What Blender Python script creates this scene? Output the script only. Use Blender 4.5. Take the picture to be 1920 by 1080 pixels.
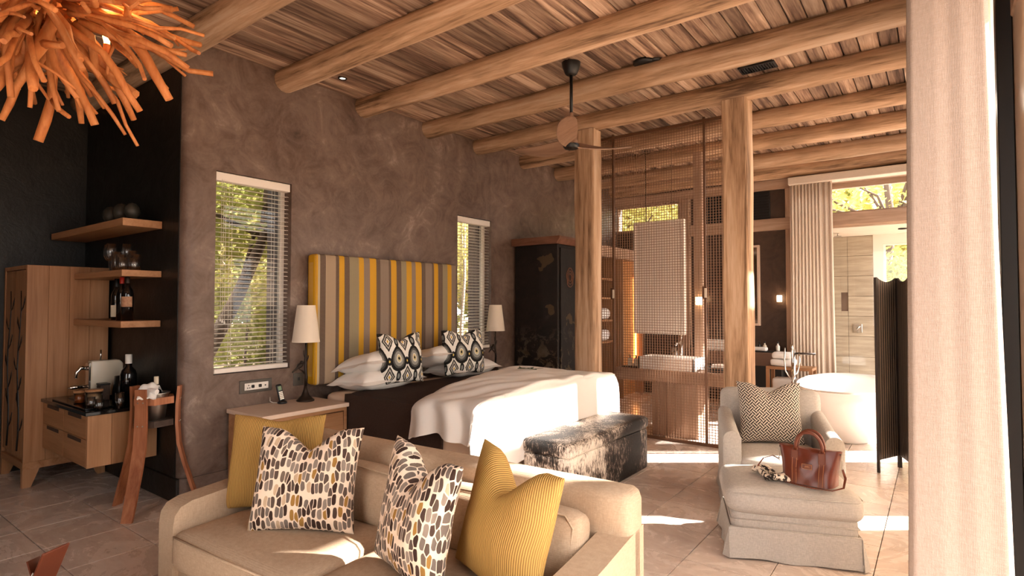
import bpy, bmesh, math, random
from mathutils import Vector, Matrix, noise
for o in list(bpy.data.objects): bpy.data.objects.remove(o)
SC = bpy.context.scene
COL = SC.collection
S = 1.18                      # everything below is laid out in plan units; one unit = 1.18 m (applied at the very end)
R = math.radians
# ------------------------------------------------------------------ camera, world, sun, exposure
YAW, PITCH = R(36.8), math.atan(30/1070)
cd = bpy.data.cameras.new('camera'); cam = bpy.data.objects.new('camera', cd); COL.objects.link(cam)
cam.location = (4.115*S, 0, 1.35*S); cam.rotation_euler = (math.pi/2 + PITCH, 0, YAW)
cd.sensor_width = 36; cd.lens = 36*1070/1920; cd.clip_start = .02; cd.clip_end = 200
SC.camera = cam
wd = bpy.data.worlds.new('world'); SC.world = wd; wd.use_nodes = True
wb = wd.node_tree.nodes['Background']; wb.inputs[0].default_value = (1.0, .972, .935, 1); wb.inputs[1].default_value = 3.2
sd = bpy.data.lights.new('sun', 'SUN'); sd.energy = 20; sd.color = (1, .945, .885); sd.angle = R(1.2)
sun = bpy.data.objects.new('sun', sd); COL.objects.link(sun)
SUN_EL = 33.5
sv = Vector((.8*math.cos(R(SUN_EL)), .6*math.cos(R(SUN_EL)), math.sin(R(SUN_EL))))   # towards the sun
sun.rotation_euler = sv.to_track_quat('Z', 'Y').to_euler(); sun.location = (9, 6, 8)
def portal(loc, rot, sx, sy):                # light portals in the openings: guide the sampling of the sky, emit nothing
    l = bpy.data.lights.new('daylight_portal', 'AREA'); l.shape = 'RECTANGLE'; l.size = sx*S; l.size_y = sy*S
    l.cycles.is_portal = True
    o = bpy.data.objects.new('daylight_portal', l); COL.objects.link(o)
    o.location = [c*S for c in loc]; o.rotation_euler = rot
portal((4.56, 1.25, 1.16), (0, R(90), 0), 2.32, 2.1)
portal((4.56, 5.4, 1.5), (0, R(90), 0), 3.0, 5.4)
portal((3.45, -2.55, 1.42), (R(-90), 0, 0), 1.7, 2.84)
portal((-.42, 2.27, 1.57), (0, R(-90), 0), 1.46, .6)
portal((-.42, 4.82, 1.57), (0, R(-90), 0), 1.46, .6)
VS = SC.view_settings; VS.view_transform = 'Standard'; VS.look = 'None'; VS.exposure = 1.0; VS.gamma = 1; VS.use_curve_mapping = False

# ------------------------------------------------------------------ mesh helpers
def nb(): return bmesh.new()
def absorb(bm, tmp, mx=None):
    vs = [bm.verts.new(mx @ v.co if mx else v.co) for v in tmp.verts]
    tmp.verts.index_update()
    for f in tmp.faces:
        try:
            nf = bm.faces.new([vs[v.index] for v in f.verts]); nf.smooth = f.smooth
        except ValueError: pass
    tmp.free()
def box(bm, x0, x1, y0, y1, z0, z1, r=0, seg=2, mx=None):
    t = nb()
    v = [t.verts.new(p) for p in ((x0,y0,z0),(x1,y0,z0),(x1,y1,z0),(x0,y1,z0),(x0,y0,z1),(x1,y0,z1),(x1,y1,z1),(x0,y1,z1))]
    for q in ((3,2,1,0),(4,5,6,7),(0,1,5,4),(1,2,6,5),(2,3,7,6),(3,0,4,7)): t.faces.new([v[i] for i in q])
    if r > 0: bmesh.ops.bevel(t, geom=t.edges[:], offset=r, segments=seg, profile=.5, affect='EDGES')
    absorb(bm, t, mx); return bm
def tube(bm, pts, rad, n=8, cap=True):
    pts = [Vector(p) for p in pts]; m = len(pts)
    if not hasattr(rad, '__len__'): rad = [rad]*m
    up = None; rings = []
    for i in range(m):
        t = (pts[min(i+1, m-1)] - pts[max(i-1, 0)]).normalized()
        if up is None:
            up = t.orthogonal().normalized()
        else:
            up = (up - t*up.dot(t)); up = up.normalized() if up.length > 1e-6 else t.orthogonal().normalized()
        b = t.cross(up)
        rings.append([bm.verts.new(pts[i] + (up*math.cos(a) + b*math.sin(a))*rad[i]) for a in [2*math.pi*k/n for k in range(n)]])
    for i in range(m-1):
        for k in range(n):
            f = bm.faces.new((rings[i][k], rings[i][(k+1) % n], rings[i+1][(k+1) % n], rings[i+1][k])); f.smooth = True
    if cap:
        bm.faces.new(rings[0][::-1]); bm.faces.new(rings[-1])
    return bm
def lathe(bm, prof, c=(0, 0, 0), n=24, cap=True):
    rings = []
    for (r, z) in prof:
        rings.append([bm.verts.new((c[0] + r*math.cos(2*math.pi*k/n), c[1] + r*math.sin(2*math.pi*k/n), c[2] + z)) for k in range(n)])
    for i in range(len(rings)-1):
        for k in range(n):
            f = bm.faces.new((rings[i][k], rings[i][(k+1) % n], rings[i+1][(k+1) % n], rings[i+1][k])); f.smooth = True
    if cap:
        if prof[0][0] > 1e-5: bm.faces.new(rings[0][::-1])
        if prof[-1][0] > 1e-5: bm.faces.new(rings[-1])
    return bm
def prism(bm, poly, ax, a0, a1):
    """poly in the two other axes (cyclic order), extruded along axis ax from a0 to a1"""
    def P(p, a):
        return {'x': (a, p[0], p[1]), 'y': (p[0], a, p[1]), 'z': (p[0], p[1], a)}[ax]
    A = [bm.verts.new(P(p, a0)) for p in poly]; B = [bm.verts.new(P(p, a1)) for p in poly]
    n = len(poly)
    for i in range(n): bm.faces.new((A[i], A[(i+1) % n], B[(i+1) % n], B[i]))
    bm.faces.new(A[::-1]); bm.faces.new(B)
    return bm
def grid(bm, nu, nv, fn, smooth=True, thick=0):
    V = [[bm.verts.new(fn(i/(nu-1), j/(nv-1))) for j in range(nv)] for i in range(nu)]
    for i in range(nu-1):
        for j in range(nv-1):
            f = bm.faces.new((V[i][j], V[i+1][j], V[i+1][j+1], V[i][j+1])); f.smooth = smooth
    return V
def solid(bm, t):            # give an open sheet its thickness
    bmesh.ops.recalc_face_normals(bm, faces=bm.faces[:]); bm.normal_update()
    vs = list(bm.verts); fs = list(bm.faces); ed = [e for e in bm.edges if e.is_boundary]
    cp = {v: bm.verts.new(v.co - v.normal*t) for v in vs}
    for f in fs:
        g = bm.faces.new([cp[v] for v in reversed(f.verts)]); g.smooth = f.smooth
    for e in ed:
        l = e.link_loops[0]; a, b = l.vert, l.link_loop_next.vert
        bm.faces.new((b, a, cp[a], cp[b]))
    return bm
LOCAL = set()
def wloc(o):
    v = Vector((0, 0, 0))
    while o is not None:
        v = v + o.location; o = o.parent
    return v
def root(o):
    while o.parent is not None: o = o.parent
    return o
def obj(name, bm, m, parent=None, smooth=None, local=False, keep=False):
    """one mesh object; geometry is given in plan coordinates unless its thing is LOCAL"""
    bmesh.ops.recalc_face_normals(bm, faces=bm.faces[:]) if not keep else None
    me = bpy.data.meshes.new(name); 
    if parent is not None:
        if root(parent).name not in LOCAL: bm.transform(Matrix.Translation(-wloc(parent)))
        bm.to_mesh(me)
    else:
        xs = [v.co for v in bm.verts]
        if local: o0 = Vector((0, 0, 0))
        else:
            o0 = Vector(((min(v.x for v in xs)+max(v.x for v in xs))/2, (min(v.y for v in xs)+max(v.y for v in xs))/2, min(v.z for v in xs)))
            bm.transform(Matrix.Translation(-o0))
        bm.to_mesh(me)
    bm.free()
    if smooth:
        me.polygons.foreach_set('use_smooth', [True]*len(me.polygons)); me.set_sharp_from_angle(angle=R(smooth))
    o = bpy.data.objects.new(name, me); COL.objects.link(o)
    if m is not None: me.materials.append(m)
    if parent is not None: o.parent = parent
    elif not local: o.location = o0
    return o
def tag(o, label=None, cat=None, group=None, kind=None):
    if label: o['label'] = label
    if cat: o['category'] = cat
    if group: o['group'] = group
    if kind: o['kind'] = kind
    return o
def thing(name, label, cat, loc=(0, 0, 0), rotz=0, group=None, local=False):
    o = bpy.data.objects.new(name, None); COL.objects.link(o); o.empty_display_size = .1
    o.location = loc; o.rotation_euler = (0, 0, rotz)
    if local: LOCAL.add(o.name)
    return tag(o, label, cat, group)
def struct(name, bm, m, label=None, smooth=None):
    o = obj(name, bm, m, None, smooth); o['kind'] = 'structure'
    if label: o['label'] = label
    return o
def sbase(name, loc=(0, 0, 0), label=None):
    o = bpy.data.objects.new(name, None); COL.objects.link(o); o.location = loc; o['kind'] = 'structure'
    if label: o['label'] = label
    return o
def inst(src, parent, loc):
    c = src.copy(); COL.objects.link(c); c.parent = parent; c.location = loc; return c
def dup(rt, loc, rotz=None, label=None, group=None):
    r = rt.copy(); COL.objects.link(r); r.location = loc
    if rotz is not None: r.rotation_euler = (0, 0, rotz)
    tag(r, label, None, group)
    for ch in list(rt.children):
        c = ch.copy(); COL.objects.link(c); c.parent = r
        for g in list(ch.children):
            d = g.copy(); COL.objects.link(d); d.parent = c
    return r
def wob(p, s, a):            # smooth pseudo-random offset
    return noise.noise(Vector(p)*s)*a

# ------------------------------------------------------------------ materials
def hexl(h):
    h = h.lstrip('#'); v = [int(h[i:i+2], 16)/255 for i in (0, 2, 4)]
    return tuple((c/12.92 if c <= .04045 else ((c+.055)/1.055)**2.4) for c in v) + (1,)
class N:
    def __init__(s, name):
        s.m = bpy.data.materials.new(name); s.m.use_nodes = True; s.t = s.m.node_tree
        s.b = s.t.nodes['Principled BSDF']; s.out = s.t.nodes['Material Output']
    def n(s, kind, **kw):
        x = s.t.nodes.new(kind)
        for k, v in kw.items(): setattr(x, k, v)
        return x
    def l(s, a, b): s.t.links.new(a, b)
    def val(s, i, v):
        if isinstance(v, (int, float)): i.default_value = v
        elif isinstance(v, (tuple, list)): i.default_value = v
        else: s.l(v, i)
    def math(s, op, a, b=None, c=None):
        x = s.n('ShaderNodeMath', operation=op); s.val(x.inputs[0], a)
        if b is not None: s.val(x.inputs[1], b)
        if c is not None: s.val(x.inputs[2], c)
        return x.outputs[0]
    def coord(s, kind='Object', scale=(1, 1, 1), rot=(0, 0, 0), rnd=False):
        if kind == 'World': src = s.n('ShaderNodeNewGeometry').outputs['Position']
        else: src = s.n('ShaderNodeTexCoord').outputs[kind]
        if rnd:
            oi = s.n('ShaderNodeObjectInfo'); a = s.n('ShaderNodeVectorMath', operation='MULTIPLY_ADD')
            cx = s.n('ShaderNodeCombineXYZ'); s.l(oi.outputs['Random'], cx.inputs[0]); s.l(oi.outputs['Random'], cx.inputs[1]); s.l(oi.outputs['Random'], cx.inputs[2])
            s.l(cx.outputs[0], a.inputs[0]); a.inputs[1].default_value = (37, 61, 83); s.l(src, a.inputs[2]); src = a.outputs[0]
        mp = s.n('ShaderNodeMapping'); s.l(src, mp.inputs[0]); mp.inputs['Scale'].default_value = scale; mp.inputs['Rotation'].default_value = rot
        return mp.outputs[0]
    def noise(s, vec, scale=5, detail=4, rough=.55, dist=0):
        x = s.n('ShaderNodeTexNoise'); s.l(vec, x.inputs['Vector']); x.inputs['Scale'].default_value = scale
        x.inputs['Detail'].default_value = detail; x.inputs['Roughness'].default_value = rough; x.inputs['Distortion'].default_value = dist
        return x.outputs['Fac']
    def ramp(s, fac, stops, mode='LINEAR'):
        x = s.n('ShaderNodeValToRGB'); s.l(fac, x.inputs[0]); e = x.color_ramp; e.interpolation = mode
        while len(e.elements) < len(stops): e.elements.new(.5)
        for i, (p, c) in enumerate(stops):
            e.elements[i].position = p; e.elements[i].color = hexl(c) if isinstance(c, str) else c
        return x.outputs[0]
    def mix(s, f, a, b, mode='MIX'):
        x = s.n('ShaderNodeMix', data_type='RGBA', blend_type=mode); s.val(x.inputs[0], f)
        s.val(x.inputs[6], hexl(a) if isinstance(a, str) else a); s.val(x.inputs[7], hexl(b) if isinstance(b, str) else b)
        return x.outputs[2]
    def bump(s, h, strength=.3, dist=.01):
        x = s.n('ShaderNodeBump'); s.l(h, x.inputs['Height']); x.inputs['Strength'].default_value = strength; x.inputs['Distance'].default_value = dist
        s.l(x.outputs[0], s.b.inputs['Normal'])
    def fin(s, col=None, rough=.6, metal=0, spec=.5, **kw):
        if col is not None: s.val(s.b.inputs['Base Color'], hexl(col) if isinstance(col, str) else col)
        s.val(s.b.inputs['Roughness'], rough); s.val(s.b.inputs['Metallic'], metal); s.val(s.b.inputs['Specular IOR Level'], spec)
        for k, v in kw.items(): s.val(s.b.inputs[k.replace('_', ' ')], v)
        return s.m
def plain(name, col, rough=.6, metal=0, col2=None, scale=8, bump=0, bscale=120, **kw):
    k = N(name); v = k.coord('Object')
    c = k.mix(k.noise(v, scale), col, col2) if col2 else col
    if bump: k.bump(k.noise(v, bscale, 2), bump, .004)
    return k.fin(c, rough, metal, **kw)
def wood(name, stops, axis='y', rough=.55, stretch=.08, scale=14, bump=.15, kind='Object', rnd=True, var=.35, knots=True, lo=.28, hi=.72):
    """grain runs along axis; stops = colours dark to light; var = brightness spread between pieces"""
    k = N(name); sc = {'x': (stretch, 1, 1), 'y': (1, stretch, 1), 'z': (1, 1, stretch)}[axis]
    v = k.coord(kind, sc, rnd=rnd); f = k.noise(v, scale, 6, .6, .6); fine = k.noise(v, scale*7, 3, .6)
    g = k.math('ADD', k.math('MULTIPLY', f, .75), k.math('MULTIPLY', fine, .25))
    n = len(stops); c = k.ramp(g, [(lo + (hi-lo)*i/(n-1), s) for i, s in enumerate(stops)])
    if knots:
        v2 = k.coord(kind, tuple(max(q, .3) for q in sc), rnd=rnd)
        c = k.mix(k.ramp(k.noise(v2, scale*.35, 3), [(.57, '#000000'), (.70, '#b0b0b0')]), c, stops[0])
    if var:
        oi = k.n('ShaderNodeObjectInfo'); h = k.n('ShaderNodeHueSaturation'); k.l(c, h.inputs['Color'])
        k.l(k.math('MULTIPLY_ADD', oi.outputs['Random'], var, 1-var*.5), h.inputs['Value']); c = h.outputs[0]
    k.bump(g, bump, .006)
    return k.fin(c, rough, spec=.3)
def fabric(name, col, col2=None, weave=420, rough=.9, bump=.25, blot=6, kind='Object'):
    k = N(name); v = k.coord(kind)
    wa = k.n('ShaderNodeTexWave', wave_type='BANDS', bands_direction='X'); k.l(v, wa.inputs[0]); wa.inputs['Scale'].default_value = weave/6; wa.inputs['Distortion'].default_value = 2
    wz = k.n('ShaderNodeTexWave', wave_type='BANDS', bands_direction='Z'); k.l(v, wz.inputs[0]); wz.inputs['Scale'].default_value = weave/6; wz.inputs['Distortion'].default_value = 2
    st = k.noise(k.coord(kind, (1, 1, 6)), 45, 3); st2 = k.noise(k.coord(kind, (6, 6, 1)), 45, 3)
    f = k.math('ADD', k.math('MULTIPLY', st, .5), k.math('MULTIPLY', st2, .5))
    c = k.mix(k.ramp(f, [(.35, '#000000'), (.65, '#ffffff')]), col, col2 or col)
    k.bump(k.math('ADD', wa.outputs['Fac'], wz.outputs['Fac']), bump, .0025)
    return k.fin(c, rough, spec=.15)

def plaster(name, stops):
    k = N(name); v = k.coord('World'); big = k.noise(v, .9, 5, .6, 1.2); mid = k.noise(k.coord('World', (1, 1, 1)), 3.2, 8, .66, 2.2); fine = k.noise(v, 38, 4, .6)
    g = k.math('ADD', k.math('ADD', k.math('MULTIPLY', big, .45), k.math('MULTIPLY', mid, .45)), k.math('MULTIPLY', fine, .10))
    c = k.ramp(g, [(.30 + .40*i/(len(stops)-1), s) for i, s in enumerate(stops)])
    k.bump(k.math('ADD', mid, k.math('MULTIPLY', fine, .35)), .22, .02)
    rg = k.math('MULTIPLY_ADD', mid, .3, .30)
    return k.fin(c, rg, spec=.4)
MT = {}
MT['plaster'] = plaster('dark_plaster', ['#3b2c24', '#604c41', '#786459', '#a39286'])
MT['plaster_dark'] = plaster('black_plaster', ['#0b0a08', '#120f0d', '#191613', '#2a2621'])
MT['plaster_brown'] = plaster('brown_plaster', ['#33251d', '#3f2e25', '#4d3a2f', '#5c483b'])
MT['plaster_white'] = plain('white_render', '#e6ddd0', .8, col2='#d8cdbf', scale=3)
MT['plank'] = wood('weathered_planks', ['#4a362a', '#7d6150', '#a4866f', '#c0a48d'], 'y', .75, .05, 11, .6, var=.75, lo=.36, hi=.63)
MT['log'] = wood('peeled_log', ['#6a4f3a', '#a58365', '#bf9b7c', '#cfb094'], 'x', .7, .07, 9, .7, var=.3, lo=.37, hi=.62)
MT['post'] = wood('rough_post', ['#70543d', '#a58264', '#bf9d7e', '#cfb196'], 'z', .7, .06, 9, .6, var=.2, lo=.37, hi=.62)
MT['timber_x'] = wood('timber_beam', ['#755845', '#a08069', '#b5967f', '#c5a994'], 'x', .7, .06, 9, .25, var=.2)
MT['timber_z'] = wood('timber_post', ['#755845', '#a08069', '#b5967f', '#c5a994'], 'z', .7, .06, 9, .25, var=.2)
MT['oak_z'] = wood('oak_vertical', ['#78502f', '#996b47', '#aa7c57', '#b88b67'], 'z', .45, .04, 9, .06, var=.06, knots=False)
MT['oak_x'] = wood('oak_across', ['#78502f', '#996b47', '#aa7c57', '#b88b67'], 'x', .45, .05, 9, .06, var=.06, knots=False)
MT['oak_y'] = wood('oak_along', ['#78502f', '#996b47', '#aa7c57', '#b88b67'], 'y', .45, .05, 9, .06, var=.06, knots=False)
MT['stave'] = wood('barrel_stave', ['#6b3a22', '#93583a', '#ab6e4c', '#b97f5c'], 'z', .45, .05, 12, .1, var=.15)
MT['stave_dark'] = wood('dark_stave', ['#2d211b', '#3d2e26', '#4a3a31', '#574840'], 'x', .6, .05, 12, .1, var=.1)
MT['driftwood'] = wood('driftwood', ['#804621', '#a66131', '#b7733f', '#c78957'], 'z', .6, .25, 14, .15, var=.3)
MT['walnut'] = wood('walnut_blade', ['#5c4232', '#7a5b47', '#8b6c57', '#977964'], 'x', .4, .07, 10, .05, var=0, knots=False)
MT['rust_wood'] = wood('crown_moulding', ['#4c2c1c', '#6d4530', '#7d5440', '#8a6350'], 'x', .6, .1, 9, .2, var=0)
MT['black'] = plain('black_metal', '#0e0d0d', .45)
MT['black_gloss'] = plain('black_stone', '#0c0b0b', .12, col2='#161413', scale=20)
MT['black_plastic'] = plain('black_plastic', '#111112', .35)
MT['darkbox'] = plain('dark_panel', '#0c0b0a', .7, col2='#15120f', scale=12)
MT['chrome'] = plain('chrome', '#d8d6d2', .08, 1)
MT['steel'] = plain('brushed_steel', '#b9b4ad', .3, 1)
MT['bronze'] = plain('bronze', '#241b16', .45, .6, col2='#3a2c22', scale=30, bump=.3, bscale=60)
MT['rod'] = plain('brown_rod', '#6b4a34', .5, .3)
MT['wire'] = plain('woven_wire', '#8c6a52', .45, .4)
MT['linen'] = fabric('cream_linen', '#bda389', '#ab9178')
MT['linen_lightened'] = fabric('lightened_curtain_linen', '#e0cfbe', '#d3c1af')  # curtain cloth with the brightness missing in the bathroom put into its colour
MT['linen_darkened'] = fabric('darkened_curtain_linen', '#a39287', '#97867a')  # same cloth darkened in colour to tone down strong light near the doorway
MT['grey_linen'] = fabric('grey_linen', '#bfb8b1', '#a69f98')
MT['white_cotton'] = plain('white_cotton', '#ece6e0', .85, col2='#e4dcd4', scale=4, spec=.2)
MT['sheet'] = plain('cream_sheet', '#dfc3ab', .8, col2='#d6b89f', scale=4, spec=.2)
MT['brown_throw'] = fabric('brown_throw', '#40302a', '#35271f', weave=300)
MT['shade'] = plain('lampshade', '#e2d3c0', .9)
MT['ceramic'] = plain('white_ceramic', '#f0ebe5', .12)
MT['stone_white'] = plain('cream_stone', '#ddc4b0', .25, col2='#d3b8a3', scale=30)
MT['towel'] = plain('white_towel', '#efeae5', .95, bump=.5, bscale=500)
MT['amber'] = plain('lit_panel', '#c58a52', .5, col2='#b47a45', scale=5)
MT['plate'] = plain('grey_plate', '#58544f', .35, .5)
MT['white_plastic'] = plain('white_plastic', '#e8e2da', .35)
MT['cream_plastic'] = plain('cream_plastic', '#d2c6b2', .3)
MT['blind'] = plain('blind_slat', '#e9dfd4', .5)
MT['red'] = plain('red_foil', '#a3241a', .3)
MT['label'] = plain('paper_label', '#d8ccb6', .8)
MT['label_red'] = plain('red_label', '#7a2c22', .7, col2='#c4a27c', scale=60)
MT['orange_food'] = plain('orange_sweets', '#d07a2c', .5, col2='#a8471a', scale=60)
MT['nuts'] = plain('nuts', '#b98b5c', .6, col2='#e0c59a', scale=70)
MT['leaf'] = plain('green_sprig', '#3f4a2c', .6)
MT['yellow'] = None
def glassm(name, col='#ffffff', rough=.02):
    k = N(name); k.b.inputs['Transmission Weight'].default_value = 1; k.b.inputs['IOR'].default_value = 1.45
    return k.fin(col, rough)
def thinglass():
    k = N('thin_glass'); t = k.n('ShaderNodeBsdfTransparent'); g = k.n('ShaderNodeBsdfGlossy'); g.inputs['Roughness'].default_value = .03; t.inputs[0].default_value = (.93, .93, .93, 1)
    lw = k.n('ShaderNodeLayerWeight'); lw.inputs[0].default_value = .35; mx = k.n('ShaderNodeMixShader')
    k.l(k.math('MULTIPLY_ADD', lw.outputs['Facing'], .75, .06), mx.inputs[0]); k.l(t.outputs[0], mx.inputs[1]); k.l(g.outputs[0], mx.inputs[2]); k.l(mx.outputs[0], k.out.inputs[0]); return k.m
MT['glass'] = thinglass(); MT['dark_glass'] = glassm('dark_bottle', '#1d140f', .05)
def panem():
    k = N('window_pane'); t = k.n('ShaderNodeBsdfTransparent'); g = k.n('ShaderNodeBsdfGlossy'); g.inputs['Roughness'].default_value = .02
    mx = k.n('ShaderNodeMixShader'); fr = k.n('ShaderNodeFresnel'); fr.inputs[0].default_value = 1.3
    k.l(fr.outputs[0], mx.inputs[0]); k.l(t.outputs[0], mx.inputs[1]); k.l(g.outputs[0], mx.inputs[2]); k.l(mx.outputs[0], k.out.inputs[0]); return k.m
MT['pane'] = panem()
def sheerm(name, col, tr):
    k = N(name); d = k.n('ShaderNodeBsdfDiffuse'); t = k.n('ShaderNodeBsdfTranslucent'); mx = k.n('ShaderNodeMixShader'); mx.inputs[0].default_value = tr
    d.inputs[0].default_value = hexl(col); t.inputs[0].default_value = hexl(col)
    k.l(d.outputs[0], mx.inputs[1]); k.l(t.outputs[0], mx.inputs[2]); k.l(mx.outputs[0], k.out.inputs[0]); return k.m
MT['sheer'] = sheerm('sheer_curtain', '#f7eee2', .65)
def leafm(name, a, b):
    k = N(name); v = k.coord('Object'); c = k.mix(k.ramp(k.noise(v, 1.6, 4), [(.35, '#000000'), (.65, '#ffffff')]), a, b)
    d = k.n('ShaderNodeBsdfDiffuse'); t = k.n('ShaderNodeBsdfTranslucent'); mx = k.n('ShaderNodeMixShader'); mx.inputs[0].default_value = .45
    k.l(c, d.inputs[0]); k.l(c, t.inputs[0]); k.l(d.outputs[0], mx.inputs[1]); k.l(t.outputs[0], mx.inputs[2]); k.l(mx.outputs[0], k.out.inputs[0]); return k.m
MT['leaf_green'] = leafm('tree_leaf_green', '#75793c', '#b5b46c'); MT['leaf_dry'] = leafm('tree_leaf_yellow', '#a29a50', '#d3c98a')
MT['bark'] = plain('tree_bark', '#4c3b30', .9, col2='#6e5c4e', scale=9, bump=.6, bscale=30)
MT['bark_pale'] = plain('pale_bark', '#8a7765', .9, col2='#b5a494', scale=6, bump=.5, bscale=30)
MT['earth'] = plain('leaf_litter', '#6b5340', .95, col2='#8d7a58', scale=2.5)
MT['deck'] = plain('terrace_boards', '#b99d83', .8, col2='#a88a70', scale=3)
def emit(name, col, st):
    k = N(name); k.b.inputs['Emission Color'].default_value = hexl(col); k.b.inputs['Emission Strength'].default_value = st; return k.fin(col, .4)
MT['bulb'] = emit('bulb_glow', '#ffb45e', 14); MT['sconce'] = emit('sconce_glow', '#ffd9a8', 7); MT['led'] = emit('led_strip', '#ffb060', 16); MT['spot'] = emit('downlight_glow', '#fff0dd', 2.5)
MT['lcd'] = emit('phone_screen', '#5d7052', .15)
def tilem():
    k = N('stone_tile'); v = k.coord('World', (1, 1, 1)); f = k.noise(v, 2.2, 9, .7, 1.5); f2 = k.noise(k.coord('World', (1.2, 3.2, 1)), 5, 8, .7, .8)
    c = k.ramp(k.math('ADD', k.math('MULTIPLY', f, .5), k.math('MULTIPLY', f2, .5)), [(.30, '#ae9a8c'), (.44, '#c8b5a8'), (.54, '#d3c2b6'), (.68, '#dfd1c7')])
    oi = k.n('ShaderNodeObjectInfo'); h = k.n('ShaderNodeHueSaturation'); k.l(c, h.inputs['Color']); k.l(k.math('MULTIPLY_ADD', oi.outputs['Random'], .16, .92), h.inputs['Value'])
    k.bump(f2, .08, .004)
    return k.fin(h.outputs[0], k.math('MULTIPLY_ADD', f, .25, .14), spec=.5)
MT['tile'] = tilem(); MT['grout'] = plain('grout', '#5b473b', .9)
# ------------------------------------------------------------------ the setting: floor, walls, ceiling
random.seed(7)
fl = struct('floor', box(nb(), -1.95, 4.5, -2.3, 9.9, -.12, -.010), MT['grout'], 'stone tiled floor of the suite')
TW, TD = .41, .40
tb = box(nb(), -TW/2+.0022, TW/2-.0022, -TD/2+.0022, TD/2-.0022, 0, .010, .0012, 1)
first_tile = None; rest = nb()
for i in range(-11, 5):
    for j in range(-8, 23):
        x0 = 2.6 + TW*i; y0 = .997 + TD*j
        a0, a1, b0, b1 = max(x0, -1.93), min(x0+TW, 4.48), max(y0, -2.28), min(y0+TD, 9.88)
        if a1-a0 < .03 or b1-b0 < .03: continue
        full = a1-a0 > TW-.001 and b1-b0 > TD-.001
        seen = (x0 < 1.7 and .1 < y0 < 1.75) or (x0 > 1.6 and 2.1 < y0 < 8.3) or (x0 > 2.3 and y0 >= 8.3)
        if full and seen:
            c = (x0+TW/2, y0+TD/2)
            if first_tile is None:
                t = obj('floor_tile', tb, MT['tile'], fl, keep=True, local=True)
                first_tile = t; t.data.transform(Matrix.Translation(wloc(fl)))
            else:
                t = inst(first_tile, fl, (0, 0, 0))
            t.location = Vector((c[0], c[1], -.010)) - wloc(fl)
        else:
            box(rest, a0+.0022, a1-.0022, b0+.0022, b1-.0022, -.010, 0)
o = obj('floor_tiles', rest, MT['tile'], fl); o['kind'] = 'stuff'

W1 = (1.978, 2.57); W2 = (4.527, 5.10); WZ = (.846, 2.305)
def arc(cx, cy, r, a0, a1, n=8): return [(cx + r*math.cos(R(a0+(a1-a0)*k/n)), cy + r*math.sin(R(a0+(a1-a0)*k/n))) for k in range(n+1)]
b = nb()
prism(b, [(-.35, 1.77)] + arc(-.07, 1.84, .07, -90, 0) + [(0, W1[0]), (-.35, W1[0])], 'z', -.01, 3.2)
for (y0, y1, z0, z1) in ((W1[0], W1[1], -.01, WZ[0]), (W1[0], W1[1], WZ[1], 3.2), (W1[1], W2[0], -.01, 3.2), (W2[0], W2[1], -.01, WZ[0]), (W2[0], W2[1], WZ[1], 3.2), (W2[1], 8.5, -.01, 3.2)):
    box(b, -.35, 0, y0, y1, z0, z1)
bmesh.ops.remove_doubles(b, verts=b.verts[:], dist=.0005)
struct('wall_left', b, MT['plaster'], 'mottled brown-grey polished plaster wall behind the bed', 30)
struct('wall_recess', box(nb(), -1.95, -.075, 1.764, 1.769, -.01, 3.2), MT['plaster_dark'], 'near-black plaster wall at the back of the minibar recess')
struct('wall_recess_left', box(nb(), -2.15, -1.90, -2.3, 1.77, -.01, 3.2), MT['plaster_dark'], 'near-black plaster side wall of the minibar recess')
b = nb(); box(b, -1.9, 2.6, -2.5, -2.3, -.01, 3.2); box(b, 4.3, 4.5, -2.5, -2.3, -.01, 3.2); box(b, 2.6, 4.3, -2.5, -2.3, 2.85, 3.2)  # opening added out of view to brighten the surfaces facing the camera
struct('wall_back', b, MT['plaster'], 'plaster wall behind the viewer with a wide opening added to let in light')
b = nb()
prism(b, [(-.02, 1.80)] + arc(-.07, 1.84, .085, -90, 0) + [(.016, 8.3), (-.0, 8.3), (-.0, 1.84)], 'z', 0, .165)
struct('baseboard_left', b, MT['plaster'], 'plaster skirting along the foot of the bed wall', 30)
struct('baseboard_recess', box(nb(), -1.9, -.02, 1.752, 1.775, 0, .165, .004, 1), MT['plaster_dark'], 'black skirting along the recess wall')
# windows in the bed wall
def side_window(i, y0, y1, lab):
    w = sbase('window_%d' % i, (-.12, (y0+y1)/2, WZ[0]), lab)
    f = nb(); t = .035
    for (a0, a1, c0, c1) in ((y0, y1, WZ[0], WZ[0]+t), (y0, y1, WZ[1]-t, WZ[1]), (y0, y0+t, WZ[0]+t, WZ[1]-t), (y1-t, y1, WZ[0]+t, WZ[1]-t)):
        box(f, -.14, -.095, a0, a1, c0, c1, .004, 1)
    obj('window_frame', f, MT['blind'], w)
    obj('pane', box(nb(), -.12, -.114, y0+t, y1-t, WZ[0]+t, WZ[1]-t), MT['pane'], w)
side_window(1, W1[0], W1[1], 'tall window left of the bed, trees outside')
side_window(2, W2[0], W2[1], 'tall window right of the headboard, trees outside')

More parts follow.
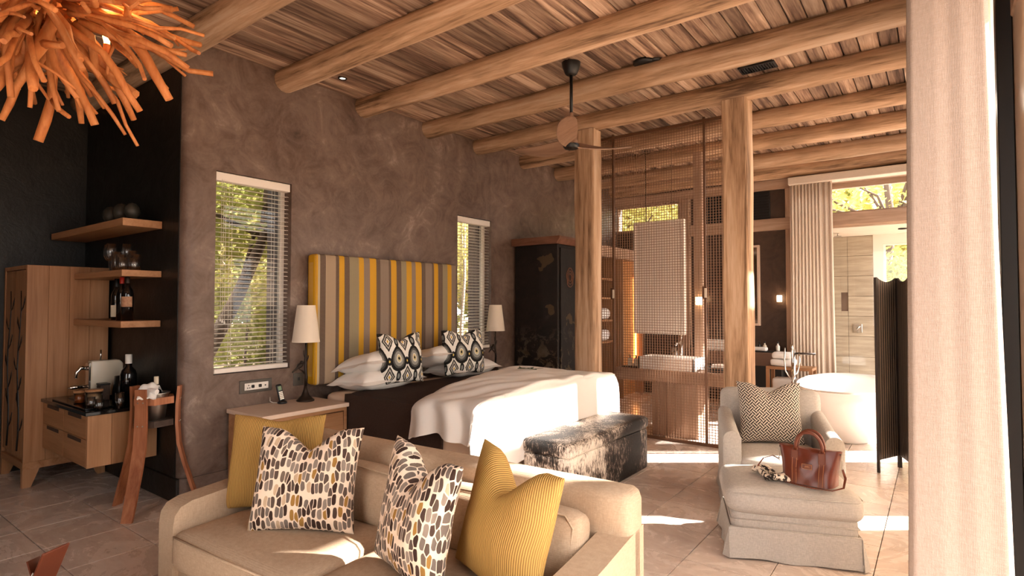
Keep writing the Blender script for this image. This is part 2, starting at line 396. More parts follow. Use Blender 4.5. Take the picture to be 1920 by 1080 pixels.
# ceiling: boards laid across the logs
ce = struct('ceiling', box(nb(), -2.15, 4.6, -2.5, 8.6, 3.2, 3.32), MT['stave_dark'], 'timber ceiling of weathered boards')
LOGY = [-1.6, -.75, .1, .92, 1.72, 2.50, 3.27, 4.09, 4.85, 5.73, 6.54, 7.40, 8.13]
pcache = {}
def plank(x, w, y0, y1, z):
    key = (round(w, 4), round(y1-y0, 3))
    if key not in pcache:
        bm = nb(); n = 5; L = y1-y0
        box(bm, -w/2+.004, w/2-.004, -L/2+.002, L/2-.002, 0, .024, .003, 1)
        p = obj('ceiling_board', bm, MT['plank'], ce, keep=True); p.data.transform(Matrix.Translation(wloc(ce))); pcache[key] = p
    else: p = inst(pcache[key], ce, (0, 0, 0))
    p.location = Vector((x, (y0+y1)/2, z)) - wloc(ce)
x = -1.9; k = 0
while x < 4.5:
    w = [.105, .12, .13, .112][random.randrange(4)]
    cuts = [1.72, 8.3]
    ys = [3.27, 4.85, 6.54] if k % 3 == 0 else ([2.50, 4.09, 5.73, 7.40] if k % 3 == 1 else [3.27, 5.73, 7.40])
    for a, c in zip([-2.3, 1.72] + ys, [1.72] + ys + [8.5]):
        if x < -.1 and a > 1.7: continue
        plank(x + w/2, w, a, c, 3.176 + random.uniform(-.008, .004))
    x += w; k += 1
LOGLAB = {3: 'log ceiling beam half hidden behind the driftwood chandelier', 4: 'log ceiling beam over the recess corner, passing the chandelier', 5: 'log ceiling beam ending above the left bed window', 6: 'log ceiling beam ending above the headboard, canopy of the fan beside it', 7: 'log ceiling beam passing just behind the ceiling fan rod',
          8: 'log ceiling beam carried by the two square posts', 9: 'first log ceiling beam behind the mesh screen', 10: 'second log ceiling beam behind the mesh screen', 11: 'third log ceiling beam behind the mesh screen', 12: 'last log ceiling beam, against the far timber plate'}
for i, y in enumerate(LOGY):
    x0 = -1.93 if y < 1.75 else -.12; n = 34; pts = []; rd = []
    rr = .095 + random.uniform(-.006, .006); ph = random.uniform(0, 9)
    for q in range(n):
        xx = x0 + (4.55-x0)*q/(n-1)
        pts.append((xx, y + wob((xx, ph, 0), .7, .022), 3.112 + wob((xx, 0, ph), .8, .014)))
        rd.append(rr*(1 + wob((xx*1.0, ph, 3), 1.3, .10) + .05*(q/(n-1)-.5)))
    o = obj('roof_beam', tube(nb(), pts, rd, 14), MT['log'])
    tag(o, LOGLAB.get(i, 'log ceiling beam nearer than the chandelier'), 'beam', 'log beams under the ceiling')

# far wall with its timbers, transoms and the shower behind it
FY = 8.3
b = nb()
box(b, -.35, 1.03, FY, FY+.2, -.01, 2.47); box(b, -.35, -.02, FY, FY+.2, 2.47, 2.9); box(b, 1.2, 2.5, FY, FY+.2, -.01, 2.9); box(b, -.35, 4.5, FY, FY+.2, 3.03, 3.2)
struct('wall_far', b, MT['plaster_brown'], 'dark brown plaster wall behind the far washbasin')
struct('trim_1', box(nb(), -.02, 4.35, FY-.05, FY+.2, 2.895, 3.03, .006, 1), MT['timber_x'], 'timber plate along the top of the far wall')
struct('trim_2', box(nb(), 1.2, 4.35, FY-.05, FY+.2, 2.345, 2.505, .006, 1), MT['timber_x'], 'timber lintel across the far wall')
struct('trim_3', box(nb(), 1.03, 1.2, FY-.06, FY+.2, 0, 2.895, .006, 1), MT['timber_z'], 'timber upright beside the far window')
struct('trim_4', box(nb(), 2.49, 2.56, FY-.05, FY+.2, 0, 2.345, .004, 1), MT['timber_z'], 'timber jamb beside the bathroom curtain')
struct('trim_5', box(nb(), 2.49, 2.56, FY-.05, FY+.2, 2.505, 2.895, .004, 1), MT['timber_z'], 'short timber upright above the lintel')
w = sbase('window_3', (.5, FY+.1, 2.47), 'high transom window behind the mesh screen')
f = nb(); box(f, -.02, 1.03, FY+.02, FY+.12, 2.47, 2.505, .003, 1); box(f, -.02, 1.03, FY+.02, FY+.12, 2.865, 2.895, .003, 1); box(f, -.02, .015, FY+.02, FY+.12, 2.505, 2.865); box(f, 1.0, 1.03, FY+.02, FY+.12, 2.505, 2.865)
obj('window_frame', f, MT['timber_x'], w); obj('pane', box(nb(), .015, 1.0, FY+.06, FY+.066, 2.505, 2.865), MT['pane'], w)
w = sbase('window_4', (3.45, FY+.1, 2.505), 'bright transom window above the shower')
f = nb(); box(f, 2.56, 4.35, FY+.05, FY+.12, 2.505, 2.53, .003, 1); box(f, 2.56, 4.35, FY+.05, FY+.12, 2.83, 2.895, .003, 1)
obj('window_frame', f, MT['timber_x'], w); obj('pane', box(nb(), 2.56, 4.35, FY+.08, FY+.086, 2.53, 2.83), MT['pane'], w)
w = sbase('window_5', (3.45, FY+.1, 0), 'clear glass wall in front of the shower')
obj('pane', box(nb(), 2.56, 4.35, FY+.10, FY+.11, .012, 2.34), MT['pane'], w)
f = nb(); box(f, 2.56, 4.35, FY+.09, FY+.12, 0, .012); obj('window_frame', f, MT['steel'], w)
# AC grille box above the lintel
t = thing('air_conditioner', 'black air conditioning grille above the far timber lintel', 'air conditioner', (1.8, FY-.0, 2.505))
obj('housing', box(nb(), 1.42, 2.30, FY-.04, FY-.002, 2.507, 2.885, .006, 1), MT['darkbox'], t)
for i in range(9): obj('louvre', box(nb(), 1.44, 2.28, FY-.047, FY-.04, 2.53+.038*i, 2.548+.038*i), MT['black'], t)

# shower room beyond the glass
b = nb(); TX = MT['stone_white']
k = N('shower_stone'); v = k.coord('World', (.5, 1, 5)); k.bump(k.noise(v, 3, 6), .1, .01)
MT['shower'] = k.fin(k.ramp(k.noise(v, 3.5, 8, .65), [(.3, '#8e8271'), (.5, '#a69985'), (.7, '#b9ad99')]), .55)
sw = struct('wall_shower', box(nb(), 2.35, 3.37, 9.66, 9.9, -.01, 2.34), MT['grout'], 'grey stone tiled wall inside the shower')
for r in range(8):
    z0 = .293*r; z1 = min(z0+.29, 2.335)
    for c in range(3):
        x0 = 2.37 + .34*c; x1 = x0+.337
        if r in (4, 5) and c == 1: continue
        obj('shower_tile', box(nb(), x0, x1, 9.645, 9.662, z0+.002, z1, .002, 1), MT['shower'], sw)
# the two tiles round the niche and the niche
nx0, nx1, nz0, nz1 = 2.96, 3.045, 1.245, 1.52
for (x0, x1, z0, z1) in ((2.71, nx0, 1.174, 1.755), (nx0, nx1, 1.174, nz0), (nx0, nx1, nz1, 1.755)):
    obj('shower_tile', box(nb(), x0, x1, 9.645, 9.662, z0, z1, .001, 1), MT['shower'], sw)
obj('niche', box(nb(), nx0, nx1, 9.664, 9.67, nz0, nz1), MT['darkbox'], sw)
struct('wall_shower_left', box(nb(), 2.2, 2.35, FY+.2, 9.9, -.01, 2.5), MT['shower'], 'stone side wall of the shower')
b = nb(); box(b, 3.37, 3.49, 9.64, 9.9, -.01, 2.34); box(b, 3.49, 4.1, 9.64, 9.9, -.01, 1.0); box(b, 3.49, 4.1, 9.64, 9.9, 2.205, 2.34); box(b, 4.1, 4.5, 9.64, 9.9, -.01, 2.34)
struct('wall_shower_white', b, MT['plaster_white'], 'white wall beside the shower with a small window')
w = sbase('window_6', (3.8, 9.75, 1.0), 'small window in the white shower wall, green outside')
f = nb()
for (x0, x1, z0, z1) in ((3.49, 4.1, 1.0, 1.03), (3.49, 4.1, 2.185, 2.205), (3.49, 3.515, 1.03, 2.185), (4.07, 4.1, 1.03, 2.185), (3.80, 3.83, 1.03, 2.185)): box(f, x0, x1, 9.7, 9.76, z0, z1, .002, 1)
obj('window_frame', f, MT['blind'], w); obj('pane', box(nb(), 3.515, 4.07, 9.725, 9.73, 1.03, 2.185), MT['pane'], w)
struct('ceiling_shower', box(nb(), 2.2, 4.5, FY+.2, 9.9, 2.34, 2.5), MT['plaster_white'], 'white ceiling of the shower room')
t = thing('shower_control', 'square chrome shower control on the stone tiles', 'shower control', (3.17, 9.645, .93))
obj('plate', box(nb(), 3.10, 3.22, 9.63, 9.646, .93, 1.06, .004, 1), MT['chrome'], t); obj('lever', tube(nb(), [(3.16, 9.63, .99), (3.16, 9.59, .99), (3.19, 9.58, 1.03)], .012, 10), MT['chrome'], t)
t = thing('rain_shower', 'square chrome rain shower under the white ceiling', 'shower', (3.0, 9.1, 2.27))
obj('head', box(nb(), 2.955, 3.045, 9.055, 9.145, 2.27, 2.30, .004, 1), MT['chrome'], t); obj('stem', tube(nb(), [(3.0, 9.1, 2.30), (3.0, 9.1, 2.345)], .012, 10), MT['chrome'], t)
t = thing('ceiling_downlight', 'small dark downlight in the white shower ceiling', 'light', (3.75, 9.0, 2.325)); obj('ring', lathe(nb(), [(.05, .016), (.05, 0), (.035, 0), (.035, .016)], (3.75, 9.0, 2.325), 18), MT['black'], t)

# right-hand wall: open doorway, glazed doors, lintel and sunny transom
RX = 4.35
b = nb(); box(b, RX, 4.55, -2.5, .2, -.01, 3.2); box(b, RX, 4.43, .2, 8.5, 2.86, 3.2); box(b, RX, 4.5, .2, 4.3, 2.505, 2.86)  # unseen infill above the near lintel, added to keep sun off the sofa
struct('wall_right', b, MT['plaster'], 'plaster wall beside the terrace doors')
struct('trim_6', box(nb(), RX-.02, 4.5, .2, 8.3, 2.345, 2.505, .006, 1), MT['timber_z'], 'timber lintel over the terrace doors')
w = sbase('window_7', (4.42, 4, 2.505), 'transom glazing over the terrace doors')
obj('pane', box(nb(), 4.42, 4.426, 4.3, 8.3, 2.505, 2.86), MT['pane'], w)
for n_, (y0, y1) in enumerate(((2.72, 4.35), (4.35, 5.70), (5.70, 7.0), (7.0, 8.28))):
    w = sbase('door_%d' % (n_+1), (4.43, (y0+y1)/2, 0), 'dark framed sliding glass terrace door')
    f = nb(); e = 4.40 + .03*(n_ % 2)
    for (a0, a1, z0, z1) in ((y0, y1, .0, .06), (y0, y1, 2.29, 2.345), (y0, y0+.045, .06, 2.29), (y1-.045, y1, .06, 2.29)): box(f, e-.03, e+.02, a0, a1, z0, z1, .003, 1)
    obj('door_frame', f, MT['black'], w); obj('pane', box(nb(), e-.008, e-.002, y0+.045, y1-.045, .06, 2.29), MT['pane'], w)
struct('trim_7', box(nb(), 4.336, 4.50, 2.28, 2.70, 0, 3.17, .004, 1), MT['stone_white'], 'pale door jamb at the right edge, beside the curtain')
struct('trim_9', box(nb(), 4.290, 4.335, 2.60, 2.70, 0, 3.17, .003, 1), MT['black'], 'dark vertical door channel beside the curtain')
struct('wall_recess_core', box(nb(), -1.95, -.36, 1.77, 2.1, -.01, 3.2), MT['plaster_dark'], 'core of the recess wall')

struct('trim_10', box(nb(), 4.232, 4.244, 2.72, 8.1, 2.06, 2.345, .002, 1), MT['blind'], 'unseen pale board added over the sheer curtains to block sun')  # added board, hidden from view, keeps sun off the sofa seat
# outside: ground, terrace, trees
struct('ground', box(nb(), -40, 40, -20, 45, -.5, -.16), MT['earth'], 'leaf-strewn ground outside the windows')
struct('terrace', box(nb(), 4.6, 9, -6, 11, -.16, -.05), MT['deck'], 'boarded terrace outside the doors')
def tree(loc, lab, trunk, r0, blobs, nleaf, leaf=.075, mat='leaf_green', bark='bark', seed=1, name='tree', branches=4):
    rnd = random.Random(seed); t = thing(name, lab, 'tree' if name == 'tree' else 'bush', loc, group='vegetation outside the windows')
    L = Vector(loc); pts = [L + Vector(p) for p in trunk]
    obj('trunk', tube(nb(), pts, [r0*(1-.55*i/(len(pts)-1)) for i in range(len(pts))], 9), MT[bark], t)
    top = pts[-1]; bb = nb()
    for q in range(branches):
        a = pts[rnd.randrange(len(pts)//2, len(pts))]; bl = blobs[rnd.randrange(len(blobs))]; e = L + Vector(bl[:3]) + Vector([rnd.uniform(-.5, .5)*bl[3] for _ in range(3)])
        m = (a+e)/2 + Vector((rnd.uniform(-.2, .2), rnd.uniform(-.2, .2), rnd.uniform(0, .3)))
        tube(bb, [a, m, e], [r0*.35, r0*.22, r0*.08], 6)
    o = obj('branches', bb, MT[bark], t)
    lm = nb()
    for q in range(nleaf):
        bl = blobs[rnd.randrange(len(blobs))]
        while True:
            d = Vector((rnd.uniform(-1, 1), rnd.uniform(-1, 1), rnd.uniform(-1, 1)))
            if d.length < 1: break
        c = L + Vector(bl[:3]) + Vector((d.x*bl[3], d.y*bl[3], d.z*bl[3]*(bl[4] if len(bl) > 4 else 1)))
        if c.z < -.1 or (c.x > -.42 and c.y < 8.6 and c.x < 4.7): continue
        if c.x > -.42 and c.x < 4.7 and c.y < 10.0: continue
        u = Vector((rnd.gauss(0, 1), rnd.gauss(0, 1), rnd.gauss(0, .7))).normalized(); s = u.orthogonal().normalized(); n = leaf*rnd.uniform(.6, 1.3)
        v = [lm.verts.new(p) for p in (c, c + u*n*.5 + s*n*.28, c + u*n, c + u*n*.5 - s*n*.28)]
        lm.faces.new(v)
    o = obj('foliage', lm, MT[mat], t, keep=True); o['kind'] = 'stuff'
    return t
tree((-2.3, 2.7, -.16), 'dark leaning tree trunk seen through the left bed window', [(0, 0, 0), (.05, .25, .9), (.05, .62, 1.6), (.0, .95, 2.3), (-.1, 1.1, 3.4)], .10, [(-.6, .9, 3.0, 1.1), (-.9, .2, 2.5, .9), (-.4, 1.6, 2.9, .9)], 4500, .11, seed=3)
tree((-3.4, 3.1, -.16), 'pale-trunked tree behind the leaning trunk', [(0, 0, 0), (0, .05, 1.2), (.1, .0, 2.4), (.0, -.1, 4)], .11, [(-.5, .5, 3.4, 1.2), (-.5, 1.4, 2.2, 1.0), (.2, -.3, 3.4, 1.0)], 5000, .11, 'leaf_dry', 'bark_pale', seed=4)
tree((-5.4, 5.4, -.16), 'broad green tree deep in the thicket behind the left bed window', [(0, 0, 0), (.1, .1, 1.5), (0, .2, 3)], .12, [(-.3, -.6, 1.9, 1.5), (0, .9, 2.4, 1.6), (0, 0, 4.0, 1.8), (-.4, -1.6, 3.2, 1.5)], 14000, .15, seed=5)
tree((-2.6, 3.55, -.16), 'leafy bush low outside the left bed window', [(0, 0, 0), (0, .05, .5), (.1, 0, 1.0)], .03, [(0, 0, 1.25, .55), (-.1, .5, 1.0, .5)], 1500, .085, 'leaf_green', seed=6, name='bush')
tree((-6.3, 12.3, -.16), 'yellow-green tree filling the right bed window', [(0, 0, 0), (.1, 0, 1.5), (0, 0, 3)], .11, [(0, 0, 3.2, 1.9), (.8, 1.6, 2.8, 1.8), (-.5, -1.6, 3.3, 1.7), (0, 2.0, 4.2, 1.8)], 13000, .16, 'leaf_dry', seed=8)
tree((-3.6, 8.6, -.16), 'slim pale tree outside the right bed window', [(0, 0, 0), (.05, -.05, 1.0), (0, .1, 2.0), (.1, 0, 3.2)], .045, [(.1, .1, 3.2, .9), (-.5, .6, 2.8, .8)], 1500, .10, 'leaf_dry', 'bark_pale', seed=9)
tree((-2.2, 13.0, -.16), 'tree behind the high transom window', [(0, 0, 0), (.1, 0, 2), (.2, .1, 3.6)], .12, [(0, 0, 4.0, 1.5), (1.4, .4, 4.3, 1.4), (-1.2, .3, 3.8, 1.3)], 9000, .15, 'leaf_dry', seed=10)
tree((3.3, 13.4, -.16), 'spreading tree with bare branches above the shower transom', [(0, 0, 0), (-.1, 0, 1.6), (.1, .1, 3.0), (0, 0, 4.2)], .12, [(0, 0, 3.9, 1.3), (1.2, .2, 4.2, 1.1), (-1.2, .2, 4.2, 1.1)], 1900, .12, 'leaf_dry', seed=11, branches=12)
tree((3.9, 11.9, -.16), 'green bush outside the small shower window', [(0, 0, 0), (0, .05, .8), (.1, 0, 1.6)], .04, [(0, 0, 1.9, .8), (-.6, .3, 1.7, .7), (.6, .4, 1.9, .8)], 3600, .10, seed=12, name='bush')
for q, (x, y, m_) in enumerate(((-11, 6.5, 'leaf_green'), (-12, 11, 'leaf_dry'), (-12, 16, 'leaf_green'), (-7, 18, 'leaf_dry'), (-1.5, 19, 'leaf_green'), (4.5, 19, 'leaf_dry'))):
    tree((x, y, -.16), ['large green tree far behind the left bed window', 'large yellow tree far behind the left bed window', 'large green tree far behind the right bed window', 'large yellow tree far behind the right bed window', 'large green tree far behind the high transom', 'large yellow tree far behind the shower window'][q], [(0, 0, 0), (.1, 0, 2), (0, .1, 4)], .18, [(0, 0, 4.2, 2.8), (0, 0, 2.0, 2.4), (.6, 2.2, 3.4, 2.4), (-.6, -2.2, 3.4, 2.4), (2, .5, 4, 2.0), (-2, .3, 4, 2.0)], 6500, .34, m_, seed=30+q)
# ------------------------------------------------------------------ soft-shape helpers and patterned cloths
def rcube(bm, c, h, r, n=8, puff=(0, 0, 0), wr=0, seed=0, mx=None):
    """rounded cuboid centre c, half sizes h, edge radius r; puff swells the faces; wr = wrinkle height"""
    t = nb(); cache = {}
    r = min(r, *h)
    def vert(p):
        key = tuple(round(q, 5) for q in p)
        if key in cache: return cache[key]
        P = Vector((h[0]*p[0], h[1]*p[1], h[2]*p[2]))
        I = Vector([max(-(h[i]-r), min(h[i]-r, P[i])) for i in range(3)])
        d = P-I; d = d.normalized() if d.length > 1e-9 else Vector((0, 0, 0))
        Q = I + d*r
        u, v, w = [1-q*q for q in p]
        Q.x += puff[0]*v*w*p[0]; Q.y += puff[1]*u*w*p[1]; Q.z += puff[2]*u*v*p[2]
        if wr: Q += d*noise.noise(Q*7 + Vector((seed*3.1, seed, 0)))*wr
        cache[key] = t.verts.new(Q); return cache[key]
    g = [math.sin(math.pi/2*(-1+2*i/n)) for i in range(n+1)]
    for ax in range(3):
        for s in (-1, 1):
            for i in range(n):
                for j in range(n):
                    q = []
                    for (a, b_) in ((g[i], g[j]), (g[i+1], g[j]), (g[i+1], g[j+1]), (g[i], g[j+1])):
                        p = [0, 0, 0]; p[ax] = s; p[(ax+1) % 3] = a; p[(ax+2) % 3] = b_; q.append(vert(p))
                    try:
                        f = t.faces.new(q); f.smooth = True
                    except ValueError: pass
    bmesh.ops.recalc_face_normals(t, faces=t.faces[:])
    M4 = Matrix.Translation(c); absorb(bm, t, mx @ M4 if mx else M4); return bm
def soft(x0, x1, y0, y1, z0, z1, r, n=8, puff=(0, 0, 0), wr=0, seed=0, mx=None, bm=None):
    return rcube(bm or nb(), ((x0+x1)/2, (y0+y1)/2, (z0+z1)/2), ((x1-x0)/2, (y1-y0)/2, (z1-z0)/2), r, n, puff, wr, seed, mx)
def pillow_bm(w, h, t, chop=.14, n=26, seed=0, pinch=.07):
    """scatter cushion standing on z = 0, thickness along y, dented at the top"""
    bm = nb(); uvl = bm.loops.layers.uv.new('UVMap'); par = {}
    for s in (-1, 1):
        def fn(a, b_):
            u = math.sin(math.pi/2*(2*a-1)); v = math.sin(math.pi/2*(2*b_-1))
            T = t/2*(max(0, (1-u*u)*(1-v*v)))**.42
            x = w/2*u*(1 - pinch*(1-v*v)*abs(u)**2); z = h/2*v*(1 - pinch*(1-u*u)*abs(v)**2)
            k = max(0, 1-abs(u)/.62)**1.35
            up = max(0, v)
            z -= chop*h*k*up**1.6
            T *= 1 - .45*k*up*(1 if chop > .02 else 0)
            y = s*T + .10*t*math.sin(u*2.2 + seed)*(1-v*v)
            fold = noise.noise(Vector((u*2.1+seed*5, v*2.1, s)))*.10 + noise.noise(Vector((u*5+seed, v*5, s*2)))*.035
            return Vector((x, y + s*T*fold*1.2, z + h/2))
        V = grid(bm, n, n, fn)
        mid = n//2; ux = {}; uy = {}
        for j in range(n):                      # surface lengths, so that the print does not stretch over the swelling
            ux[mid, j] = 0
            for i in range(mid+1, n): ux[i, j] = ux[i-1, j] + (V[i][j].co-V[i-1][j].co).length
            for i in range(mid-1, -1, -1): ux[i, j] = ux[i+1, j] - (V[i][j].co-V[i+1][j].co).length
        for i in range(n):
            uy[i, mid] = 0
            for j in range(mid+1, n): uy[i, j] = uy[i, j-1] + (V[i][j].co-V[i][j-1].co).length
            for j in range(mid-1, -1, -1): uy[i, j] = uy[i, j+1] - (V[i][j].co-V[i][j+1].co).length
        for i in range(n):
            for j in range(n): par[V[i][j]] = (ux[i, j]*S + 5, uy[i, j]*S + 5)
    for f in bm.faces:
        for l in f.loops: l[uvl].uv = par[l.vert]
    bmesh.ops.remove_doubles(bm, verts=bm.verts[:], dist=.0004)
    return bm
def pillow(name, label, w, h, t, mat, loc, lean, turn, chop=.14, seed=0, group=None, cat='cushion', roll=0, pinch=.07):
    o = obj(name, pillow_bm(w, h, t, chop, seed=seed, pinch=pinch), mat, local=True)
    o.location = loc; o.rotation_mode = 'XYZ'
    o.rotation_euler = (Matrix.Rotation(turn, 3, 'Z') @ Matrix.Rotation(lean, 3, 'X') @ Matrix.Rotation(roll, 3, 'Y')).to_euler()
    return tag(o, label, cat, group)

def brushm(name):
    k = N(name); sp = k.n('ShaderNodeSeparateXYZ'); k.l(k.coord('UV'), sp.inputs[0]); cb = k.n('ShaderNodeCombineXYZ'); k.l(sp.outputs[0], cb.inputs[0]); k.l(k.math('MULTIPLY', sp.outputs[1], .42), cb.inputs[1]); v = cb.outputs[0]
    dz = k.n('ShaderNodeTexNoise'); k.l(k.coord('UV'), dz.inputs['Vector']); dz.inputs['Scale'].default_value = 14
    ad = k.n('ShaderNodeVectorMath', operation='MULTIPLY_ADD'); k.l(dz.outputs['Color'], ad.inputs[0]); ad.inputs[1].default_value = (.012, .004, 0); k.l(v, ad.inputs[2])
    def vor(feature):
        d = k.n('ShaderNodeTexVoronoi', feature=feature, voronoi_dimensions='2D')
        if feature == 'F1': d.distance = 'MINKOWSKI'; d.inputs['Exponent'].default_value = 2.8
        k.l(ad.outputs[0], d.inputs['Vector']); d.inputs['Scale'].default_value = 44; d.inputs['Randomness'].default_value = .68; return d
    d = vor('DISTANCE_TO_EDGE'); c = vor('F1')
    sep = k.n('ShaderNodeSeparateColor'); k.l(c.outputs['Color'], sep.inputs[0])
    col = k.ramp(sep.outputs[0], [(0, '#3b2b24'), (.16, '#57483f'), (.34, '#70635a'), (.5, '#8b7c70'), (.64, '#4a3932'), (.80, '#97703a'), (.87, '#bda184'), (.93, '#6d5d50')], 'CONSTANT')
    m = k.math('MULTIPLY', k.math('GREATER_THAN', d.outputs['Distance'], .06), k.math('LESS_THAN', c.outputs['Distance'], .46))
    wash = k.math('MULTIPLY_ADD', k.noise(k.coord('Object', (1, 1, .4)), 60, 3), .5, .75)
    h = k.n('ShaderNodeHueSaturation'); k.l(col, h.inputs['Color']); k.l(wash, h.inputs['Value'])
    return k.fin(k.mix(m, '#e5cdb6', h.outputs[0]), .9, spec=.15)
MT['brush'] = brushm('brushstroke_print')
def ribm(name, a, b_):
    k = N(name); v = k.coord('UV'); w = k.n('ShaderNodeTexWave', wave_type='BANDS', bands_direction='X'); k.l(v, w.inputs[0]); w.inputs['Scale'].default_value = 36; w.inputs['Distortion'].default_value = .3
    k.bump(w.outputs['Fac'], .5, .004)
    return k.fin(k.mix(k.ramp(w.outputs['Fac'], [(.25, '#000000'), (.6, '#ffffff')]), a, b_), .85, spec=.2)
MT['yellow'] = ribm('ribbed_mustard', '#8d6a3a', '#bd9350')
def cellm(k, v, nx, nz):
    s = k.n('ShaderNodeSeparateXYZ'); k.l(v, s.inputs[0])
    X = k.math('MULTIPLY', s.outputs[0], nx); Z = k.math('MULTIPLY', s.outputs[1], nz)
    return X, Z
def weavem(name):
    k = N(name); v = k.coord('UV', (1, 1, 1), (0, 0, R(45))); X, Z = cellm(k, v, 27, 27)
    ck = k.math('MODULO', k.math('ADD', k.math('FLOOR', k.math('MULTIPLY', X, 1)), k.math('FLOOR', Z)), 2); ck = k.math('ABSOLUTE', ck)
    fx = k.math('FRACT', k.math('MULTIPLY', X, 2.0)); fz = k.math('FRACT', k.math('MULTIPLY', Z, 2.0))
    a = k.math('LESS_THAN', k.math('ABSOLUTE', k.math('SUBTRACT', fx, .5)), .26); b_ = k.math('LESS_THAN', k.math('ABSOLUTE', k.math('SUBTRACT', fz, .5)), .26)
    m = k.math('ADD', k.math('MULTIPLY', a, ck), k.math('MULTIPLY', b_, k.math('SUBTRACT', 1, ck)))
    return k.fin(k.mix(m, '#cfc3b6', '#332d2b'), .9, spec=.15)
MT['weave'] = weavem('basket_weave_print')
def ikatm(name):
    k = N(name); v = k.coord('UV')
    dz = k.n('ShaderNodeTexNoise'); k.l(v, dz.inputs['Vector']); dz.inputs['Scale'].default_value = 60
    ad = k.n('ShaderNodeVectorMath', operation='MULTIPLY_ADD'); k.l(dz.outputs['Color'], ad.inputs[0]); ad.inputs[1].default_value = (.006, .012, 0); k.l(v, ad.inputs[2])
    X, Z = cellm(k, ad.outputs[0], 5.0, 2.9)
    def lat(offx, offz, sx, sz):
        a = k.math('SUBTRACT', k.math('FRACT', k.math('ADD', X, offx)), .5); c = k.math('SUBTRACT', k.math('FRACT', k.math('ADD', Z, offz)), .5)
        return a, c, sx, sz
    def ell(l, drop=0.0):
        a, c, sx, sz = l
        wdt = k.math('MULTIPLY_ADD', c, drop, 1)
        q = k.math('DIVIDE', k.math('DIVIDE', a, sx), wdt); p = k.math('DIVIDE', c, sz)
        return k.math('SQRT', k.math('ADD', k.math('MULTIPLY', q, q), k.math('MULTIPLY', p, p)))
    def dia(l):
        a, c, sx, sz = l
        return k.math('ADD', k.math('ABSOLUTE', k.math('DIVIDE', a, sx)), k.math('ABSOLUTE', k.math('DIVIDE', c, sz)))
    base = '#e6e0d6'
    d1 = ell(lat(0, .05, .42, .36), -.9)
    c1 = k.ramp(k.math('MULTIPLY', d1, .5), [(0, '#26231f'), (.06, '#c9b98a'), (.13, '#d9d2c4'), (.17, '#8f8d86'), (.30, '#55534f'), (.38, '#24211f'), (.5, base)], 'CONSTANT')
    d2 = dia(lat(.5, .55, .34, .36))
    c2 = k.ramp(k.math('MULTIPLY', d2, .5), [(0, '#c9a54c'), (.08, '#ece6da'), (.16, '#2c2825'), (.24, '#b6aea2'), (.32, '#3a3632'), (.42, base)], 'CONSTANT')
    d3 = ell(lat(0, .55, .16, .20)); c3 = k.ramp(k.math('MULTIPLY', d3, .5), [(0, '#8b8a84'), (.2, '#232120'), (.42, base)], 'CONSTANT')
    d4 = ell(lat(.5, .12, .14, .13)); c4 = k.ramp(k.math('MULTIPLY', d4, .5), [(0, '#e2c26a'), (.14, '#2a2725'), (.44, base)], 'CONSTANT')
    c = k.mix(1.0, k.mix(1.0, c1, c2, 'DARKEN'), k.mix(1.0, c3, c4, 'DARKEN'), 'DARKEN')
    return k.fin(c, .9, spec=.15)
MT['ikat'] = ikatm('ikat_print')
def stripem(name):
    k = N(name); v = k.coord('World'); s = k.n('ShaderNodeSeparateXYZ'); k.l(v, s.inputs[0])
    f = k.math('DIVIDE', k.math('SUBTRACT', s.outputs[1], 2.7*S), 1.66*S)
    C = {'Y': '#c8951f', 'D': '#5d4c43', 'g': '#8d8168', 't': '#a08a74', 'p': '#857468', 'l': '#b3a184'}
    st = [(-0.0, 'Y'), (0.0152, 'l'), (0.0258, 'D'), (0.0569, 't'), (0.1143, 'D'), (0.1348, 'Y'), (0.1641, 'D'), (0.1967, 'g'), (0.2559, 'Y'), (0.2872, 'p'), (0.3274, 'Y'), (0.3706, 'D'), (0.3964, 'p'), (0.4534, 'D'), (0.4712, 'Y'), (0.5098, 'D'), (0.5433, 'g'), (0.5857, 'Y'), (0.6229, 'p'), (0.6559, 'Y'), (0.702, 'D'), (0.7337, 'p'), (0.7855, 'D'), (0.8026, 'Y'), (0.8386, 'D'), (0.8753, 'g'), (0.9181, 'Y'), (0.9533, 'p')]
    c = k.ramp(f, [(p, C[q]) for p, q in st], 'CONSTANT')
    w = k.n('ShaderNodeTexWave', wave_type='BANDS', bands_direction='Y'); k.l(v, w.inputs[0]); w.inputs['Scale'].default_value = 26
    w2 = k.n('ShaderNodeTexWave', wave_type='BANDS', bands_direction='Z'); k.l(v, w2.inputs[0]); w2.inputs['Scale'].default_value = 55
    th = k.math('MULTIPLY', k.math('GREATER_THAN', w.outputs['Fac'], .72), k.math('GREATER_THAN', w2.outputs['Fac'], .4))
    c2 = k.mix(k.math('MULTIPLY', th, .35), c, '#c9b493')
    k.bump(w2.outputs['Fac'], .12, .003)
    return k.fin(c2, .9, spec=.15)
MT['stripe'] = stripem('striped_upholstery')
def hidem(name):
    k = N(name); v = k.coord('World'); st = k.coord('World', (2.2, 2.2, .55))
    big = k.noise(v, 1.9, 4, .6, .5); hair = k.noise(st, 36, 6, .8, .3)
    f = k.math('ADD', k.math('MULTIPLY', big, .65), k.math('MULTIPLY', hair, .60))
    c = k.ramp(f, [(.575, '#120d0b'), (.61, '#2b211c'), (.65, '#7d6c60'), (.69, '#d8cabb'), (.8, '#efe3d5')])
    k.bump(k.noise(st, 70, 3), .5, .006)
    return k.fin(c, .55, spec=.35)
MT['hide'] = hidem('cowhide')

